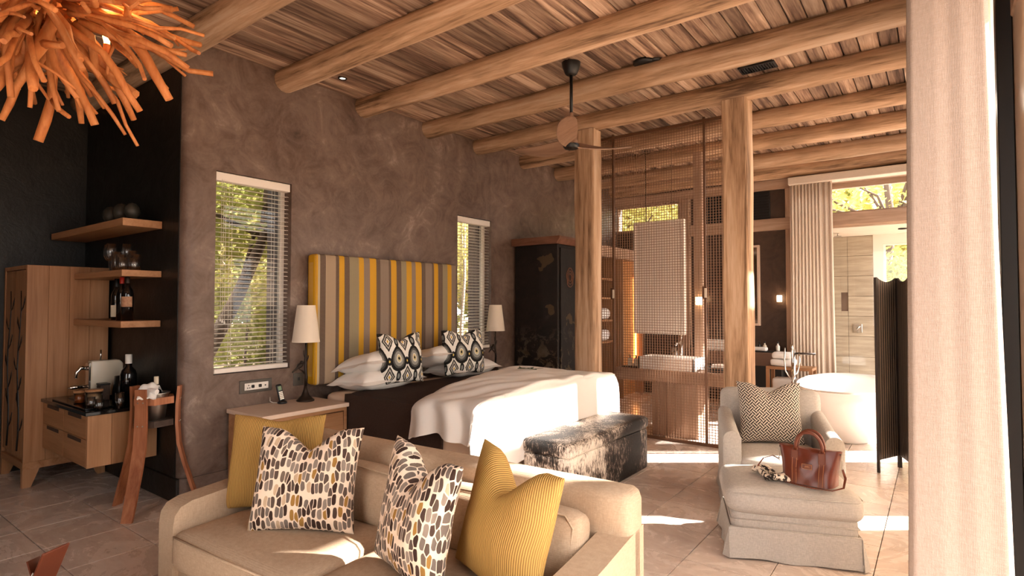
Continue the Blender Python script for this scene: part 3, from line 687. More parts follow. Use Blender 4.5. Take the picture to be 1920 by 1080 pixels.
# ------------------------------------------------------------------ the bed and what lies on it
BY0, BY1, BX1, BT = 2.80, 4.60, 1.74, .64
t = thing('bed', 'king-size bed with a pale sheet-covered mattress below the striped headboard', 'bed', (.9, 3.7, 0))
obj('base', soft(.14, BX1-.02, BY0+.03, BY1-.03, .06, .34, .02, 4), MT['sheet'], t)
obj('mattress', soft(.13, BX1, BY0, BY1, .33, BT, .05, 10, (0, .0, .012), .006), MT['sheet'], t)
for (x, y) in ((.22, 2.95), (.22, 4.45), (1.6, 2.95), (1.6, 4.45)): obj('leg', lathe(nb(), [(.025, 0), (.03, .07)], (x, y, 0), 12), MT['black'], t)
t = thing('headboard', 'tall upholstered headboard with yellow, grey and brown vertical stripes', 'headboard', (.06, 3.53, .70))
hb = soft(.022, .135, 2.70, 4.37, .70, 1.755, .028, 12, (.008, 0, 0)); obj('upholstery', hb, MT['stripe'], t)
pts = [(.128, 2.712, .71), (.128, 2.712, 1.743), (.128, 4.358, 1.743), (.128, 4.358, .71)]
obj('piping', tube(nb(), pts, .005, 6), MT['stripe'], t)
# brown throw: over the mattress, down the near side
def throw(a, b_):
    x = .42 + (1.45-.42)*a + .01*math.sin(b_*9)
    s = -.55 + b_*(.55+1.80+.30)                     # along Y: near drop, top, far drop
    z = BT + .022; y = BY0 + s
    if s < 0:
        d = -s; y = BY0 - .028 - .02*math.sin(x*16 + 1)*d - .02*d; z = BT + .022 - max(0, d-.02)
    elif s > 1.80:
        d = s-1.80; y = BY1 + .028 + .02*d; z = BT + .022 - max(0, d-.02)
    if s < .05 and s > -.03: z -= .008; 
    return Vector((x, y, z + wob((x, y, z), 5, .006)))
b = nb(); grid(b, 26, 60, throw); solid(b, .014)
o = obj('bed_throw', b, MT['brown_throw'], smooth=60); tag(o, 'dark brown throw spread over the mattress, hanging down its near side', 'blanket')
# white duvet folded over the foot
def duvet(a, b_):
    s = -.27 + b_*(.27+1.80+.28); e0 = 1.22 - .50*min(max(s/1.8, 0), 1)
    full = 1.80 + .52; x = e0 + (full-e0)*a
    yc = min(max(s, 0), 1.8); oy = -s if s < 0 else max(0, s-1.8); sg = -1 if s < 0 else 1
    ox = max(0, x-1.80); xx = min(x, 1.80)
    thick = .05 + .055*math.sin(math.pi*min(max(yc/1.8, 0), 1))**.7
    lip = min(1, a*7); thick = thick*math.sqrt(max(0, 1-(1-lip)**2))
    z = BT + .03 + thick
    rnd = .05
    def fall(o_):
        return 0 if o_ <= 0 else (o_*o_/(2*rnd) if o_ < rnd else o_-rnd/2)
    dz = max(fall(ox), fall(oy)) if not (ox > 0 and oy > 0) else math.hypot(fall(ox), fall(oy))*.9
    y = BY0 + yc + sg*(min(oy, rnd)*.75 + .20*max(0, oy-rnd) + (.04 if oy > 0 else 0)*min(1, oy/rnd))
    X = xx + min(ox, rnd)*.6 + .03*max(0, ox-rnd) - (.05 if ox > 0 else 0)*min(1, ox/rnd)*1.0
    P = Vector((X, y, z - dz))
    wr = noise.noise(Vector((x*3.0 - y*1.3, y*2.2, 0)))*.026 + noise.noise(Vector((x*9 - y*5, y*3+x*2, 4)))*.020
    side = min(1, oy/.1)
    fold = math.sin(x*26 + 2.2*math.sin(s*7) + 3*noise.noise(Vector((x*3, s*3, 8))))*.036*side*(1 if sg < 0 else .3)*(1-min(1, ox/.06))
    ft = math.sin((BY0+s)*15 + 2*noise.noise(Vector((s*2, x, 2))))*.006*min(1, ox/.1)
    P.z += wr*(1-.6*max(side, min(1, ox/.1))); P.y += sg*fold; P.x += ft + (fold*.4 if side else 0)
    if side and ox <= 0: P.z += .02*math.sin(x*13+1)*side
    P.z = max(P.z, .19)
    return P
b = nb(); grid(b, 110, 130, duvet)
for _ in range(5): bmesh.ops.smooth_vert(b, verts=b.verts[:], factor=.5, use_axis_x=True, use_axis_y=True, use_axis_z=True)
solid(b, .012)
o = obj('duvet', b, MT['white_cotton'], smooth=80); tag(o, 'rumpled white duvet folded over the foot of the bed', 'duvet')
DZ = max((v.co+o.location).z for v in o.data.vertices if abs(v.co.x+o.location.x-1.30) < .07 and abs(v.co.y+o.location.y-3.97) < .05) - .755
# sleeping pillows, two stacks of two
def bedpillow(loc, rz, tilt, lab, seed):
    b = nb(); w, d, h = .62, .40, .17
    for s in (-1, 1):
        def fn(a, c):
            u = math.sin(math.pi/2*(2*a-1)); v = math.sin(math.pi/2*(2*c-1))
            T = h/2*max(0, (1-u**4)*(1-v**4))**.55
            x = d/2*v*(1-.05*(1-u*u)); y = w/2*u*(1-.05*(1-v*v))
            return Vector((x, y, s*T*(1+.16*noise.noise(Vector((u*2.4+seed, v*2.4, s)))) + h/2))
        grid(b, 24, 24, fn)
    def flange(a, c):                                 # flat Oxford border
        ang = a*2*math.pi; q = max(abs(math.cos(ang)), abs(math.sin(ang))); u = math.cos(ang)/q; v = math.sin(ang)/q; k = 1 + .14*c
        return Vector((d/2*v*(1-.05*(1-u*u))*(1+.16*c), w/2*u*(1-.05*(1-v*v))*(1+.10*c), h/2 - .02*c + .006*math.sin(a*50)*c))
    grid(b, 65, 3, flange)
    bmesh.ops.remove_doubles(b, verts=b.verts[:], dist=.0004)
    o = obj('sleeping_pillow', b, MT['white_cotton'], local=True); o.location = loc; o.rotation_euler = (0, tilt, rz)
    tag(o, lab, 'pillow', 'sleeping pillows at the head of the bed')
bedpillow((.36, 3.16, BT+.002), 0, R(-4), 'lower white pillow of the stack beside the near nightstand', 1)
bedpillow((.34, 3.20, BT+.135), R(3), R(-12), 'upper white pillow of the stack beside the near nightstand', 2)
bedpillow((.36, 4.22, BT+.002), 0, R(-4), 'lower white pillow of the far stack, behind the right patterned cushion', 3)
bedpillow((.34, 3.98, BT+.135), R(-3), R(-14), 'upper white pillow between the two patterned cushions', 4)
pillow('ikat_cushion', 'black and white ikat cushion nearest the left window, on the bed', .42, .425, .19, MT['ikat'], (.545, 3.26, BT+.05), R(-9), R(82), .15, 1, 'ikat cushions on the bed')
pillow('ikat_cushion', 'black and white ikat cushion farther along the bed, in front of the far lamp', .46, .425, .19, MT['ikat'], (.535, 4.05, BT+.05), R(-9), R(79), .13, 2.2, 'ikat cushions on the bed')
# sprig of leaves on the duvet
t = thing('leaf_sprig', 'small sprig of dark green leaves lying on the white duvet', 'leaves', (1.30, 3.97, .748+DZ))
obj('stem', tube(nb(), [(1.22, 3.95, .757+DZ), (1.30, 3.97, .761+DZ), (1.39, 3.99, .757+DZ)], .003, 5), MT['leaf'], t)
for i in range(9):
    a = i*2.4; c = Vector((1.23+.018*i, 3.955+.004*i, .760+DZ)); u = Vector((math.cos(a), math.sin(a), .12)); s_ = Vector((-math.sin(a), math.cos(a), 0))
    b = nb(); b.faces.new([b.verts.new(p) for p in (c, c+u*.03+s_*.012, c+u*.075, c+u*.03-s_*.012)]); solid(b, .0015); obj('leaf', b, MT['leaf'], t)

# nightstands, lamps, phone, sockets
def nightstand(y0, y1, lab):
    t = thing('nightstand', lab, 'nightstand', (.27, (y0+y1)/2, 0), group='bedside tables')
    c = nb(); box(c, .04, .49, y0+.01, y0+.035, .06, .57, .002, 1); box(c, .04, .49, y1-.035, y1-.01, .06, .57, .002, 1); box(c, .04, .06, y0+.035, y1-.035, .06, .57); box(c, .04, .485, y0+.035, y1-.035, .06, .09); box(c, .06, .49, y0+.035, y1-.035, .545, .57)
    obj('carcass', c, MT['oak_y'], t)
    obj('top', box(nb(), .025, .505, y0, y1, .57, .60, .004, 2), MT['stone_white'], t)
    for z0, z1 in ((.33, .54), (.095, .325)):
        d = obj('drawer', box(nb(), .06, .487, y0+.04, y1-.04, z0+.004, z1-.004, .003, 1), MT['oak_y'], t)
        obj('pull', box(nb(), .485, .492, y0+.20, y1-.20, z1-.018, z1-.010), MT['stave_dark'], d)
    for x in (.07, .46):
        for y in (y0+.03, y1-.03): obj('leg', box(nb(), x-.02, x+.02, y-.018, y+.018, 0, .06), MT['oak_z'], t)
nightstand(2.06, 2.757, 'oak nightstand with a cream stone top under the left window')
nightstand(4.68, 5.36, 'far oak nightstand on the other side of the bed')
def bird_lamp(x, y, z, lab, flip=1):
    t = thing('table_lamp', lab, 'lamp', (x, y, z), group='bedside lamps')
    obj('base', lathe(nb(), [(.0, 0), (.066, 0), (.068, .008), (.055, .018), (.030, .045), (.016, .085), (.010, .12), (.0, .12)], (x, y, z), 28, False), MT['bronze'], t)
    obj('stem', tube(nb(), [(x, y, z+.10), (x+.003, y+.004, z+.18), (x-.002, y-.002, z+.27), (x, y, z+.36), (x, y, z+.47)], [.011, .012, .010, .008, .006], 8), MT['bronze'], t)
    tw = obj('twig', tube(nb(), [(x, y-.004, z+.21), (x, y-.03, z+.235), (x, y-.055, z+.25)], [.008, .007, .005], 6), MT['bronze'], t)
    obj('twig', tube(nb(), [(x, y+.004, z+.30), (x, y+.02, z+.325), (x, y+.024, z+.35)], [.006, .005, .003], 6), MT['bronze'], t)
    obj('twig', tube(nb(), [(x, y-.003, z+.33), (x, y-.016, z+.355), (x, y-.018, z+.39)], [.005, .004, .003], 6), MT['bronze'], t)
    bd = nb(); c = Vector((x, y-.055, z+.273)); ax = Vector((0, -.55, -.45)).normalized()
    tube(bd, [c+ax*q for q in (-.05, -.04, -.02, .0, .015, .03)], [.002, .011, .018, .019, .014, .004], 10)
    rcube(bd, c + Vector((0, .020, .028)), (.012, .013, .012), .012, 4)
    tube(bd, [c + Vector((0, .028, .03)), c + Vector((0, .05, .028))], [.005, .001], 6)
    tube(bd, [c+ax*.02, c+ax*.07 + Vector((0, -.005, .0))], [.010, .006], 6)
    obj('bird', bd, MT['bronze'], t, smooth=50)
    sh = nb(); lathe(sh, [(.104, 0), (.068, .285), (.064, .285), (.100, .003), (.104, 0)], (x, y, z+.455), 36, False); obj('shade', sh, MT['shade'], t, smooth=40)
bird_lamp(.17, 2.60, .60, 'bronze twig lamp with a bird and cream shade on the near nightstand')
bird_lamp(.20, 4.93, .60, 'bronze twig lamp with cream shade in front of the right bed window')
t = thing('cordless_phone', 'black cordless phone standing in its charger on the nightstand', 'phone', (.13, 2.43, .60))
obj('charger', lathe(nb(), [(0, 0), (.034, 0), (.036, .010), (.026, .020), (0, .022)], (.13, 2.43, .60), 20, False), MT['black_plastic'], t)
mx = Matrix.Translation((.128, 2.43, .612)) @ Matrix.Rotation(R(-14), 4, 'Y') @ Matrix.Rotation(R(6), 4, 'X')
hs = obj('handset', soft(-.010, .010, -.022, .022, 0, .135, .009, 5, mx=mx), MT['black_plastic'], t)
obj('screen', box(nb(), .0098, .0106, -.014, .014, .088, .118, mx=mx), MT['lcd'], hs)
kb = nb()
for r_ in range(5):
    for c_ in range(3): box(kb, .0098, .0112, -.015+.0105*c_, -.007+.0105*c_, .018+.0125*r_, .026+.0125*r_, mx=mx)
obj('keypad', kb, MT['steel'], hs)
obj('cable', tube(nb(), [(.10, 2.42, .603), (.07, 2.39, .605), (.04, 2.385, .612), (.012, 2.40, .64)], .003, 5), MT['white_plastic'], t)
t = thing('wall_socket', 'grey metal socket plate with white outlets above the nightstand', 'socket', (.005, 2.29, .69))
obj('plate', box(nb(), .0, .010, 2.165, 2.415, .690, .785, .002, 1), MT['plate'], t)
pl = obj('outlet', box(nb(), .010, .013, 2.20, 2.385, .712, .763, .001, 1), MT['white_plastic'], t)
b = nb()
for y, z in ((2.222, .728), (2.238, .728), (2.230, .747)): box(b, .013, .0138, y-.004, y+.004, z-.004, z+.004)
for y in (2.262, 2.318): lathe(b, [(0, 0), (.015, 0), (.015, .0009), (0, .0009)], (0, 0, 0), 14) if False else box(b, .013, .0138, y-.011, y+.011, .726, .749, .005, 2)
box(b, .013, .0138, 2.355, 2.366, .732, .742)
obj('sockets', b, MT['black_plastic'], pl)
t = thing('wall_switch', 'dark switch plate behind the near bedside lamp', 'switch', (.004, 2.64, .70)); obj('plate', box(nb(), 0, .008, 2.60, 2.69, .70, .80, .002, 1), MT['plate'], t); obj('toggle', box(nb(), .008, .014, 2.635, 2.655, .74, .765, .002, 1), MT['black_plastic'], t)
t = thing('wall_switch', 'dark switch plate behind the right bed cushion', 'switch', (.004, 4.62, .74)); obj('plate', box(nb(), 0, .008, 4.58, 4.66, .72, .81, .002, 1), MT['plate'], t); obj('toggle', box(nb(), .008, .014, 4.61, 4.63, .755, .78, .002, 1), MT['black_plastic'], t)

# venetian blinds
def blind(y0, y1, lab):
    zt, zb = WZ[1]-.004, WZ[0]+.006
    t = thing('venetian_blind', lab, 'blind', (-.05, (y0+y1)/2, zb), group='venetian blinds of the bed wall windows')
    obj('head_rail', box(nb(), -.075, -.012, y0+.004, y1-.004, zt-.062, zt, .004, 1), MT['blind'], t)
    obj('bottom_rail', box(nb(), -.075, -.012, y0+.008, y1-.008, zb, zb+.035, .004, 1), MT['blind'], t)
    n = 40; pitch = (zt-.075-zb-.045)/n; first = None
    for i in range(n):
        z = zb + .055 + pitch*i
        if first is None:
            def sl(a, c): return Vector((-.062 + .036*a, y0+.010+(y1-y0-.020)*c, z + .0035*math.sin(math.pi*a) - .003*a))
            b = nb(); grid(b, 4, 2, sl); solid(b, .0018); first = obj('slat', b, MT['blind'], t)
        else: inst(first, t, (0, 0, z - (zb+.055)))
    c = nb()
    for y in (y0+.13, y1-.13):
        for x in (-.064, -.024): tube(c, [(x, y, zb+.03), (x, y, zt-.05)], .0014, 4)
    obj('ladder_cord', c, MT['blind'], t)
    for k_, y in enumerate((y0+.045, y0+.06, y0+.075)):
        p = obj('pull_cord', tube(nb(), [(-.008, y, zt-.05), (-.008, y, 1.25-.01*k_)], .0014, 4), MT['blind'], t)
        obj('tassel', lathe(nb(), [(.002, .028), (.006, .01), (.007, 0), (0, 0)], (-.008, y, 1.225-.01*k_), 8), MT['white_plastic'], p)
blind(W1[0], W1[1], 'open cream venetian blind in the window beside the near lamp')
blind(W2[0], W2[1], 'open cream venetian blind in the window behind the far lamp')

# cowhide bench at the foot of the bed
t = thing('cowhide_bench', 'black and white cowhide ottoman bench at the foot of the bed', 'bench', (1.98, 3.85, 0))
obj('body', soft(1.785, 2.165, 3.235, 4.485, .0, .33, .018, 8), MT['hide'], t)
obj('lid', soft(1.775, 2.175, 3.225, 4.495, .325, .425, .035, 12, (0, 0, .012)), MT['hide'], t)
# ------------------------------------------------------------------ sofa (seen from its front right, facing the viewer)
t = thing('sofa', 'cream linen two-seater sofa in the foreground', 'sofa', (1.45, 1.80, 0), R(3.2), local=True)
LN = MT['linen']
obj('base', soft(.06, 1.77, -.735, -.02, .05, .285, .02, 6), LN, t)
obj('backrest', soft(0, 1.83, -.15, 0, .05, .72, .045, 12, (0, .0, .0)), LN, t)
def arm(x0, x1):
    # side outline: gently sloping top, rounded front
    poly = [(-.02, .05), (-.02, .585), (-.16, .575), (-.35, .555), (-.55, .54), (-.68, .53), (-.725, .515), (-.748, .485), (-.755, .44), (-.755, .05)]
    b = nb(); prism(b, poly, 'x', x0, x1); bmesh.ops.bevel(b, geom=[e for e in b.edges if e.is_manifold and len(e.link_faces) == 2 and e.calc_face_angle(0) > R(50)], offset=.025, segments=3, profile=.5, affect='EDGES')
    return b
for x0, x1 in ((0, .115), (1.715, 1.83)):
    a = obj('arm', arm(x0, x1), LN, t, smooth=45)
for x0, x1, s in ((.118, .912, 1), (.918, 1.712, 2)):
    c = obj('seat_cushion', soft(x0, x1, -.775, -.155, .275, .435, .045, 12, (0, .006, .022), .004, s), LN, t)
    obj('piping', tube(nb(), [(x0+.035, -.771, .418), ((x0+x1)/2, -.781, .420), (x1-.035, -.771, .418)], .004, 6), LN, c)
for x0, x1, s in ((.125, .915, 3), (.92, 1.705, 4)):
    mx = Matrix.Translation((0, -.30, .43)) @ Matrix.Rotation(R(-10), 4, 'X')
    c = obj('back_cushion', soft(x0, x1, -.01, .125, 0, .235, .05, 12, (0, .022, .012), .008, s, mx), LN, t)
    pp = [mx @ Vector(p) for p in ((x0+.03, -.004, .02), (x0+.02, -.004, .19), (x0+.05, -.006, .225), ((x0+x1)/2, -.012, .238), (x1-.05, -.006, .225), (x1-.02, -.004, .19), (x1-.03, -.004, .02))]
    obj('piping', tube(nb(), pp, .004, 6), LN, c)
for x in (.1, 1.73):
    for y in (-.68, -.08): obj('foot', lathe(nb(), [(.022, 0), (.03, .055)], (x, y, 0), 10), MT['stave_dark'], t)

G_ = 'scatter cushions on the sofa'
pillow('scatter_cushion', 'ribbed mustard cushion at the left end of the sofa', .42, .41, .14, MT['yellow'], (1.745, 1.40, .445), R(-12), R(36), .05, 1, G_)
pillow('scatter_cushion', 'brushstroke-print cushion leaning on the mustard one, left half of the sofa', .435, .41, .17, MT['brush'], (2.078, 1.325, .445), R(-17), R(33), .22, 2, G_)
pillow('scatter_cushion', 'brushstroke-print cushion in the middle, beside the large mustard cushion', .41, .42, .17, MT['brush'], (2.68, 1.32, .445), R(-10), R(-12), .27, 3, G_, roll=R(4))
pillow('scatter_cushion', 'large ribbed mustard cushion at the right end of the sofa', .415, .42, .17, MT['yellow'], (2.95, 1.44, .445), R(-13), R(-14), .29, 4, G_, roll=R(6))

# ------------------------------------------------------------------ armchair, ottoman, what lies on them
GL = MT['grey_linen']
t = thing('armchair', 'pale grey upholstered armchair with a skirt, in front of the bathtub', 'armchair', (2.97, 3.80, 0), R(19), local=True)
def skirt(x0, x1, y0, y1, z0, z1, flare, pleat=.03):
    """four hanging panels with kick pleats at the corners"""
    out = []
    def panel(p, q, nrm):
        p, q, nrm = Vector(p), Vector(q), Vector(nrm)
        def fn(a, b_):
            e = abs(2*a-1); w = .006*math.sin(a*17)*(1-b_)
            return p.lerp(q, a) + nrm*((flare*(1-b_)) + w + .012*(1-b_)*e**6) + Vector((0, 0, z0 + (z1-z0)*b_ + .004*math.sin(a*9)*(1-b_)))
        b = nb(); grid(b, 22, 6, fn); solid(b, .006); return b
    for p, q, n in (((x0, y0, 0), (x1, y0, 0), (0, -1, 0)), ((x1, y0, 0), (x1, y1, 0), (1, 0, 0)), ((x1, y1, 0), (x0, y1, 0), (0, 1, 0)), ((x0, y1, 0), (x0, y0, 0), (-1, 0, 0))): out.append(panel(p, q, n))
    return out
obj('seat_base', soft(.02, .70, .02, .68, .10, .28, .015, 5), GL, t)
for b in skirt(.015, .705, .015, .685, .006, .17, .018): obj('skirt_panel', b, GL, t, smooth=60)
c = obj('seat_cushion', soft(.105, .615, -.02, .50, .265, .375, .045, 10, (0, .01, .018), .004), GL, t)
def carm(x0, x1, sg):
    def fn(a, b_):
        y = -.0 + .62*a; ang = b_*math.pi*1.15 - .25
        top = .53 + .06*a**1.6
        hw = (x1-x0)/2*(1 - .12*a); cx = (x0+x1)/2 - sg*.015*(1-a)
        r = hw
        if b_ < .12: return Vector((cx - hw, y, .12 + (top-r-.12)*(b_/.12)))
        if b_ > .88: return Vector((cx + hw, y, .12 + (top-r-.12)*((1-b_)/.12)))
        th = math.pi*(1-(b_-.12)/.76)
        return Vector((cx + hw*math.cos(th), y, top - r + r*math.sin(th)))
    b = nb(); V = grid(b, 14, 26, fn)
    # rounded front face
    cf = b.verts.new(((x0+x1)/2, -.018, .32)); ring = V[0]
    for k in range(len(ring)-1):
        f = b.faces.new((ring[k+1], ring[k], cf)); f.smooth = True
    b.faces.new((ring[0], ring[-1], cf))
    b.faces.new([V[i][0] for i in range(14)] + [V[i][-1] for i in range(13, -1, -1)])
    return b
obj('arm', carm(-.005, .105, -1), GL, t, smooth=60); obj('arm', carm(.615, .725, 1), GL, t, smooth=60)
mx = Matrix.Translation((0, .535, .20)) @ Matrix.Rotation(R(-9), 4, 'X')
obj('backrest', soft(.02, .70, 0, .13, 0, .535, .055, 12, (0, .02, .01), .004, 3, mx), GL, t)
for x in (.06, .66):
    for y in (.06, .63): obj('foot', lathe(nb(), [(.018, 0), (.024, .11)], (x, y, 0), 10), MT['stave_dark'], t)
pillow('scatter_cushion', 'black and white basket-weave cushion on the grey armchair', .425, .425, .16, MT['weave'], (3.175, 4.25, .385), R(-13), R(25), .15, 6)
t = thing('footstool', 'pale grey skirted ottoman carrying the handbag', 'ottoman', (3.19, 3.157, 0), R(20.7), local=True)
obj('frame', soft(.02, .63, .02, .48, .10, .245, .015, 6), GL, t)
for k_, (x0, x1, y) in enumerate(((.018, .632, .018),)): obj('seam_piping', tube(nb(), [(.018, .48, .205), (.018, .018, .205), (.632, .018, .205), (.632, .48, .205)], .0035, 6), GL, t); obj('skirt_piping', tube(nb(), [(.012, .48, .165), (.012, .012, .165), (.638, .012, .165), (.638, .48, .165)], .0035, 6), GL, t)
for b in skirt(.012, .638, .012, .488, .008, .165, .020): obj('skirt_panel', b, GL, t, smooth=60)
def pleat(x, y, sx, sy):
    b = nb()
    def fn(a, b_): return Vector((x + sx*(.035*a*(1-b_)) + sx*.004, y + sy*(.035*(1-a)*(1-b_)) + sy*.004, .010 + .15*b_))
    grid(b, 5, 5, fn); return solid(b, .005)
for (x, y, sx, sy) in ((.012, .012, -1, -1), (.638, .012, 1, -1), (.012, .488, -1, 1), (.638, .488, 1, 1)): obj('kick_pleat', pleat(x, y, sx, sy), GL, t, smooth=60)
c = obj('cushion', soft(-.008, .658, -.012, .50, .235, .375, .055, 14, (.004, .004, .026), .005, 5), GL, t)
obj('piping', tube(nb(), [(.006, .45, .345), (.0, .03, .345), (.03, -.006, .345), (.325, -.016, .350), (.62, -.006, .345), (.652, .03, .345), (.648, .45, .345)], .0035, 6), GL, c)
for x in (.06, .59):
    for y in (.06, .44): obj('foot', lathe(nb(), [(.016, 0), (.022, .11)], (x, y, 0), 10), MT['stave_dark'], t)

# leather handbag
k = N('tan_leather'); v = k.coord('Object'); k.bump(k.noise(v, 160, 4), .12, .003)
MT['leather'] = k.fin(k.mix(k.noise(v, 9, 5, .6, .8), '#471b10', '#78351f'), .32, spec=.5)
MT['leather_tan'] = plain('tan_strap', '#5a2617', .4, col2='#733a22', scale=12); MT['thread'] = plain('stitching', '#c58a5e', .7)
t = thing('handbag', 'reddish-brown leather handbag with two handles on the grey ottoman', 'handbag', (3.55, 3.40, .398), R(-3), local=True)
def bag(a, b_, s):
    u = 2*a-1; z = .178*b_
    hw = .135 + .018*b_ - .006*math.sin(math.pi*b_); dp = .062*(1-.72*b_**1.3) + .004
    x = hw*u*(1 - .0*b_); y = s*dp*(1-abs(u)**5)**.4 if abs(u) < 1 else 0
    y += .010*noise.noise(Vector((u*2, z*14, s)))*(1-abs(u)**4)
    z += -.012*b_*math.cos(u*1.3) + .012*b_
    return Vector((x, y, z + .004 + (.010*(abs(u)**6) if b_ < .2 else 0)*(1-b_*5 if b_ < .2 else 0)))
b = nb()
for s in (-1, 1): grid(b, 24, 14, lambda a, c: bag(a, c, s))
bmesh.ops.remove_doubles(b, verts=b.verts[:], dist=.0005); bmesh.ops.holes_fill(b, edges=[e for e in b.edges if e.is_boundary], sides=0)
body = obj('body', b, MT['leather'], t, smooth=70)
for s in (-1, 1):
    for x in (-.062, .062):
        b = nb()
        def st(a, c):
            P = bag((x + .012*(2*a-1))/.145*.5+.5, c, s); return Vector((x*(1+.06*c) + .0125*(2*a-1), P.y + s*.0025, P.z))
        grid(b, 3, 12, st); solid(b, .003); p = obj('strap_band', b, MT['leather_tan'], t, smooth=60)
        for e in (-1, 1):
            pts = [Vector((x*(1+.06*c) + e*.010, st(.5, c).y + s*.0015, st(.5, c).z)) for c in [q/8 for q in range(9)]]
            obj('stitching', tube(nb(), pts, .0009, 4), MT['thread'], p)
        P = st(.5, .78); pad = nb()
        box(pad, P.x-.017, P.x+.017, P.y-.003+s*.004, P.y+.003+s*.004, P.z-.028, P.z+.030, .0028, 2); obj('handle_tab', pad, MT['leather_tan'], t)
    pts = []
    for q in range(17):
        th = math.pi*q/16
        pts.append((-.066*math.cos(th), s*(.020 + .012*math.sin(th)), .165 + .108*math.sin(th)**.75))
    obj('handle', tube(nb(), pts, .0085, 10), MT['leather_tan'], t)
pt = obj('label_patch', box(nb(), -.028, .022, -.0545, -.0505, .084, .112, .001, 1), MT['leather'], t)
b = nb()
for (x0, x1, z0, z1) in ((-.027, .021, .1095, .111), (-.027, .021, .085, .0865), (-.027, -.0255, .0865, .1095), (.0195, .021, .0865, .1095), (-.012, .006, .099, .1012), (-.015, .010, .0935, .0948)): box(b, x0, x1, -.0555, -.0543, z0, z1)
obj('label_border', b, MT['thread'], pt)
obj('zip_top', box(nb(), -.150, .150, -.010, .010, .172, .178, .002, 1), MT['black_plastic'], t)
for sx in (-1, 1):
    ch = nb()
    for q in range(5): 
        cz = .160-.014*q; tube(ch, [(sx*.152 + .004*math.cos(a_+q*1.6)*(1 if q % 2 else .3), .004*math.cos(a_)*(0 if q % 2 else 1), cz + .0085*math.sin(a_)) for a_ in [2*math.pi*i/8 for i in range(9)]], .0014, 5, False)
    obj('chain', ch, MT['steel'], t)
pts = [(.153, 0, .10), (.168, -.015, .06), (.165, -.05, .02), (.12, -.085, .006), (.02, -.095, .005), (-.10, -.070, .006), (-.20, -.03, .008)]
def flat(pts, w, th=.0025):
    b = nb(); P = [Vector(p) for p in pts]; m = len(P); rows = []
    for i in range(m):
        tg = (P[min(i+1, m-1)]-P[max(0, i-1)]).normalized(); s_ = tg.cross(Vector((0, 0, 1))); s_ = s_.normalized() if s_.length > .2 else Vector((0, 1, 0))
        rows.append((b.verts.new(P[i]-s_*w/2), b.verts.new(P[i]+s_*w/2)))
    for i in range(m-1): b.faces.new((rows[i][0], rows[i][1], rows[i+1][1], rows[i+1][0]))
    return solid(b, th)
obj('shoulder_strap', flat(pts, .012), MT['leather_tan'], t, smooth=60)
obj('shoulder_strap', flat([(-.153, 0, .105), (-.185, -.005, .118), (-.235, .0, .095), (-.265, .005, .05), (-.268, .01, .012)], .014), MT['leather_tan'], t, smooth=60)
k = N('zebra_scarf'); v = k.coord('Object', (1, 1.6, 1)); MT['zebra'] = k.fin(k.ramp(k.noise(v, 26, 2, .5, 1.2), [(.47, '#2b1f1a'), (.49, '#e6d6c4')], 'CONSTANT'), .85)
sc = nb(); pp = []
for q in range(19):
    a = q/18; pp.append(Vector((-.30 + .27*a + .0, -.055*math.sin(a*3.0) + .015 - .05*a + .02*math.sin(a*9), .020 + .010*math.sin(a*13))))
tube(sc, pp, [.010 + .010*abs(math.sin(q*1.15)) for q in range(19)], 8)
pp2 = [Vector((p.x*1.0 + .03, p.y + .045, p.z)) for p in pp[:13]]
tube(sc, pp2, [.012 + .008*abs(math.cos(q*1.3)) for q in range(13)], 8)
o = obj('scarf', sc, MT['zebra'], local=True, smooth=70); o.location = (3.55, 3.40, .396); o.rotation_euler = (0, 0, R(-3)); tag(o, 'brown and white patterned scarf bunched beside the handbag', 'scarf')

# ------------------------------------------------------------------ foreground curtain, sheers
def drape(path, z0, z1, flare=1.0, nz=14, seed=0, th=.004):
    b = nb(); n = len(path)
    cx = sum(p[0] for p in path)/n
    def fn(a, c):
        i = min(int(a*(n-1)), n-2); f = a*(n-1)-i; p = Vector((path[i][0]*(1-f)+path[i+1][0]*f, path[i][1]*(1-f)+path[i+1][1]*f, 0))
        k_ = 1-c
        return Vector((p.x + (p.x-cx)*(flare-1)*k_ + .010*noise.noise(Vector((p.x*6+seed, p.y*6, c*2)))*k_, p.y + .012*noise.noise(Vector((p.x*7, p.y*7+seed, c*2)))*k_, z0 + (z1-z0)*c))
    grid(b, (n-1)*4+1, nz, fn); return solid(b, th)
def folds(p0, p1, n, amp, nrm):
    p0, p1, nrm = Vector(p0), Vector(p1), Vector(nrm); out = []
    m = n*6
    for i in range(m+1):
        a = i/m; p = p0.lerp(p1, a) + nrm*amp*math.sin(a*n*2*math.pi); out.append((p.x, p.y))
    return out
path = [(4.062, 2.07), (4.072, 2.050), (4.098, 2.046), (4.122, 2.043), (4.146, 2.046), (4.172, 2.040), (4.196, 2.043), (4.216, 2.040), (4.226, 2.055), (4.20, 2.12), (4.10, 2.13), (4.07, 2.15), (4.08, 2.18), (4.18, 2.19), (4.195, 2.21), (4.17, 2.24), (4.08, 2.25), (4.07, 2.27), (4.09, 2.30), (4.18, 2.31), (4.19, 2.34), (4.10, 2.37)]
t = thing('curtain', 'floor-length cream linen curtain hanging at the right edge, closest to the viewer', 'curtain', (4.13, 2.2, 0))
obj('drape', drape(path, .01, 3.0, 1.55, 16, 1), MT['linen_darkened'], t)
obj('lining', drape(folds((4.245, 2.10, 0), (4.262, 2.42, 0), 4, .008, (1, 0, 0)), .01, 3.0, 1.0, 10, 2, .002), MT['sheer'], t)
obj('rail', box(nb(), 4.12, 4.16, 1.95, 8.1, 3.0, 3.02), MT['white_plastic'], t)
